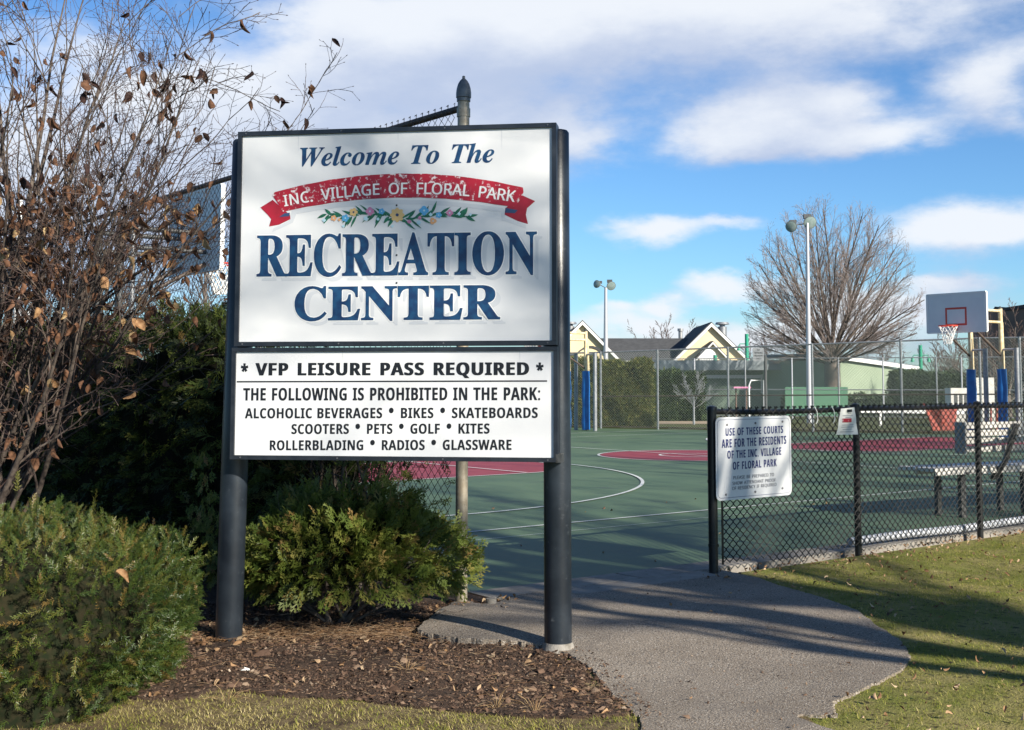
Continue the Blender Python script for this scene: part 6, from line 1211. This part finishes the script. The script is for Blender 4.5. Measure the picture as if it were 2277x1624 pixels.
def needles_litter(n, xr_, yr_, accept, label, L_=.035):
    x = rg.uniform(*xr_, n); y = rg.uniform(*yr_, n); k = accept(x, y); x, y = x[k], y[k]; n = len(x); th = rg.uniform(0, 6.28, n); l = rg.gamma(3, L_ / 3, n); z = und(x, y) + .026 + rg.uniform(0, .012, n)
    P0 = np.stack([x, y, z], 1); P1 = P0 + np.stack([np.cos(th) * l, np.sin(th) * l, rg.uniform(-.2, .35, n) * l], 1); V, F = seg_tubes(P0, P1, np.full(n, .0009), np.full(n, .0006), 3)
    r = np.clip(rg.normal(.45, .25, n), 0, 1); o = link('dry_stems', mesh_np('dry_stems', V, F, m_litter, np.repeat(r, 6)), stuff=True); o['label'] = label
needles_litter(9000, (-3.4, .6), (5.3, 8.0), lambda x, y: inbed(x, y) & (rg.random(len(x)) < .35 + .3 * nz(x, y, 2, 7)), 'dry straw and stem litter on the mulch')
needles_litter(9000, (-2.5, -.3), (6.9, 7.7), lambda x, y: inbed(x, y) & (rg.random(len(x)) < .8 * np.exp(-((y - 7.15) / .2) ** 2)), 'orange brown evergreen litter under the bushes', .045)
def leaves(n, xr_, yr_, accept, size, label, zo=.02):
    x = rg.uniform(*xr_, n); y = rg.uniform(*yr_, n); k = accept(x, y); x, y = x[k], y[k]; n = len(x); Vs = []; Fs = []; rs = []; i0 = 0
    for j in range(n):
        V, F = curled_leaf(int(rg.integers(0, 40))); A = np.array(V); A[:, 1] *= rg.uniform(.7, 1.3); A[:, 0] -= .45
        d = np.array([[rg.normal(), rg.normal(), rg.normal(0, .25)]]); R = frames(d, np.array([rg.normal(0, .5) + (math.pi if rg.random() < .5 else 0)]))[0]; A = A * size * rg.uniform(.55, 1.3) @ R.T + np.array([x[j], y[j], undul(x[j], y[j]) + zo + .2 * size])
        Vs.append(A); Fs.append(np.array(F) + i0); i0 += len(A); rs.append(np.full(len(A), np.clip(rg.normal(.45, .25), 0, 1)))
    o = link('leaf_litter', mesh_np('leaf_litter', np.concatenate(Vs), np.concatenate(Fs), m_litter, np.concatenate(rs), smooth=True), stuff=True); o['label'] = label
leaves(170, (-3.2, .7), (5.2, 7.6), inbed, .038, 'small dry leaves scattered over the mulch')
leaves(900, (.8, 6), (4.8, 11), lambda x, y: (fenceB(x, y) < 6.3) & ~inpoly(x, y, path2), .032, 'dry leaves scattered on the lawn', .028)
leaves(8000, (1.2, 7), (8, 14), lambda x, y: (np.abs(fenceB(x, y) - 6.45) < .24) & (rg.random(len(x)) < .75 * np.exp(-((fenceB(x, y) - 6.5) / .16) ** 2)), .034, 'brown leaves gathered along the foot of the low fence', .01)
leaves(160, (-.75, .1), (7.6, 9.0), lambda x, y: (fenceB(x, y) < 6.75) & (fenceB(x, y) > 6.3) & (x < -.15), .045, 'brown leaves gathered by the tall fence post')
leaves(26, (-.6, 2.6), (5.0, 9), lambda x, y: inpoly(x, y, path2), .026, 'a few dry leaves on the asphalt path')
leaves(30, (-1, 6), (9.5, 16), lambda x, y: fenceB(x, y) > 7.2, .04, 'a few dry leaves on the green court', .0)
leaves(90, (-2.3, -1.45), (6.85, 7.25), inbed, .05, 'orange leaves heaped round the foot of the left sign post')
spill = lambda x, y: inpoly(x, y, path2) & (~inpoly(x - .10, y - .08, path2) | ~inpoly(x - .05, y - .03, path2)) & (rg.random(len(x)) < .35)
chips('bark_mulch', 26000, (-1.2, 1.2), (5.1, 7.6), spill, .009, m_chip, 'fine bark crumbs spilled over the asphalt edge', .006)
chips('gravel', 5000, (-.8, 3.2), (5.0, 9.3), lambda x, y: inpoly(x, y, path2), .008, m_chip, 'loose grit on the asphalt path', -.004, .6)
for (pts_) in (((968, 1392), (990, 1378), (1010, 1384), (1040, 1372)),):
    q_ = [G(*p) for p in pts_]; fineq = []
    for a_, b_ in zip(q_[:-1], q_[1:]):
        for j in range(9): w_ = a_.lerp(b_, j / 9); fineq.append(w_ + Vector((random.gauss(0, .012), random.gauss(0, .012), 0)))
    V_, F_ = band(fineq, .006); m_ = bpy.data.meshes.new('asphalt_crack'); m_.from_pydata([(v.x, v.y, zpath(v.x, v.y) + .0035) for v in V_], [], F_); m_.materials.append(m_mulch); o = link('asphalt_crack', m_); o['kind'] = 'structure'
# paper scrap and pipe stub
q = G(543, 1499, .02); mb = MB()
for i in range(9):
    a_ = i * 2.1; mb.poly([q + Vector((.03 * math.cos(a_), .02 * math.sin(a_), .005 + .008 * (i % 3))), q + Vector((.034 * math.cos(a_ + .9), .024 * math.sin(a_ + .9), .022)), q + Vector((.012 * math.cos(a_ + 2), .01 * math.sin(a_ + 2), .032))])
tag(mb.put('paper_scrap', m_paper), 'crumpled white paper scrap on the mulch in front of the left post', 'litter')
q = G(1092, 1352, .0); mb = MB(); mb.tube([q - Z3 * .05, q + Z3 * .06], .035, 14); mb.tube([q + Z3 * .06, q + Z3 * .062], [.035, .026], 14)
tag(mb.put('pipe_stub', m_conc, smooth=True), 'short cut-off pipe stub in the ground by the kerb corner', 'pipe')
# spindly straw tufts
for (u, v, lb) in ((1190, 1590, 'largest dry straw tuft at the front right edge of the mulch bed'), (1105, 1580, 'dry straw tuft just left of the largest one at the mulch bed front'), (505, 1565, 'pale straw tuft at the front left of the mulch bed by the yew'), (945, 1390, 'orange brown dry tuft at the left tip of the asphalt path'), (905, 1500, 'dry straw tuft alone in the middle of the mulch bed')):
    q = G(u, v); segs = []
    for i in range(16):
        d = Vector((random.gauss(0, .8), random.gauss(0, .5), random.uniform(.4, 1))).normalized(); l = random.uniform(.06, .14); mid = q + d * l * .6; segs += [(q, mid, .0014, .0012), (mid, mid + (d - Z3 * .5) * l * .5, .0012, .0006)]
    o = segmesh('straw_tuft', segs, 3, m_leafs[3] if v > 1450 else m_leafs[0], None); tag(o, lb, 'plant', 'dry straw tufts in the mulch bed')
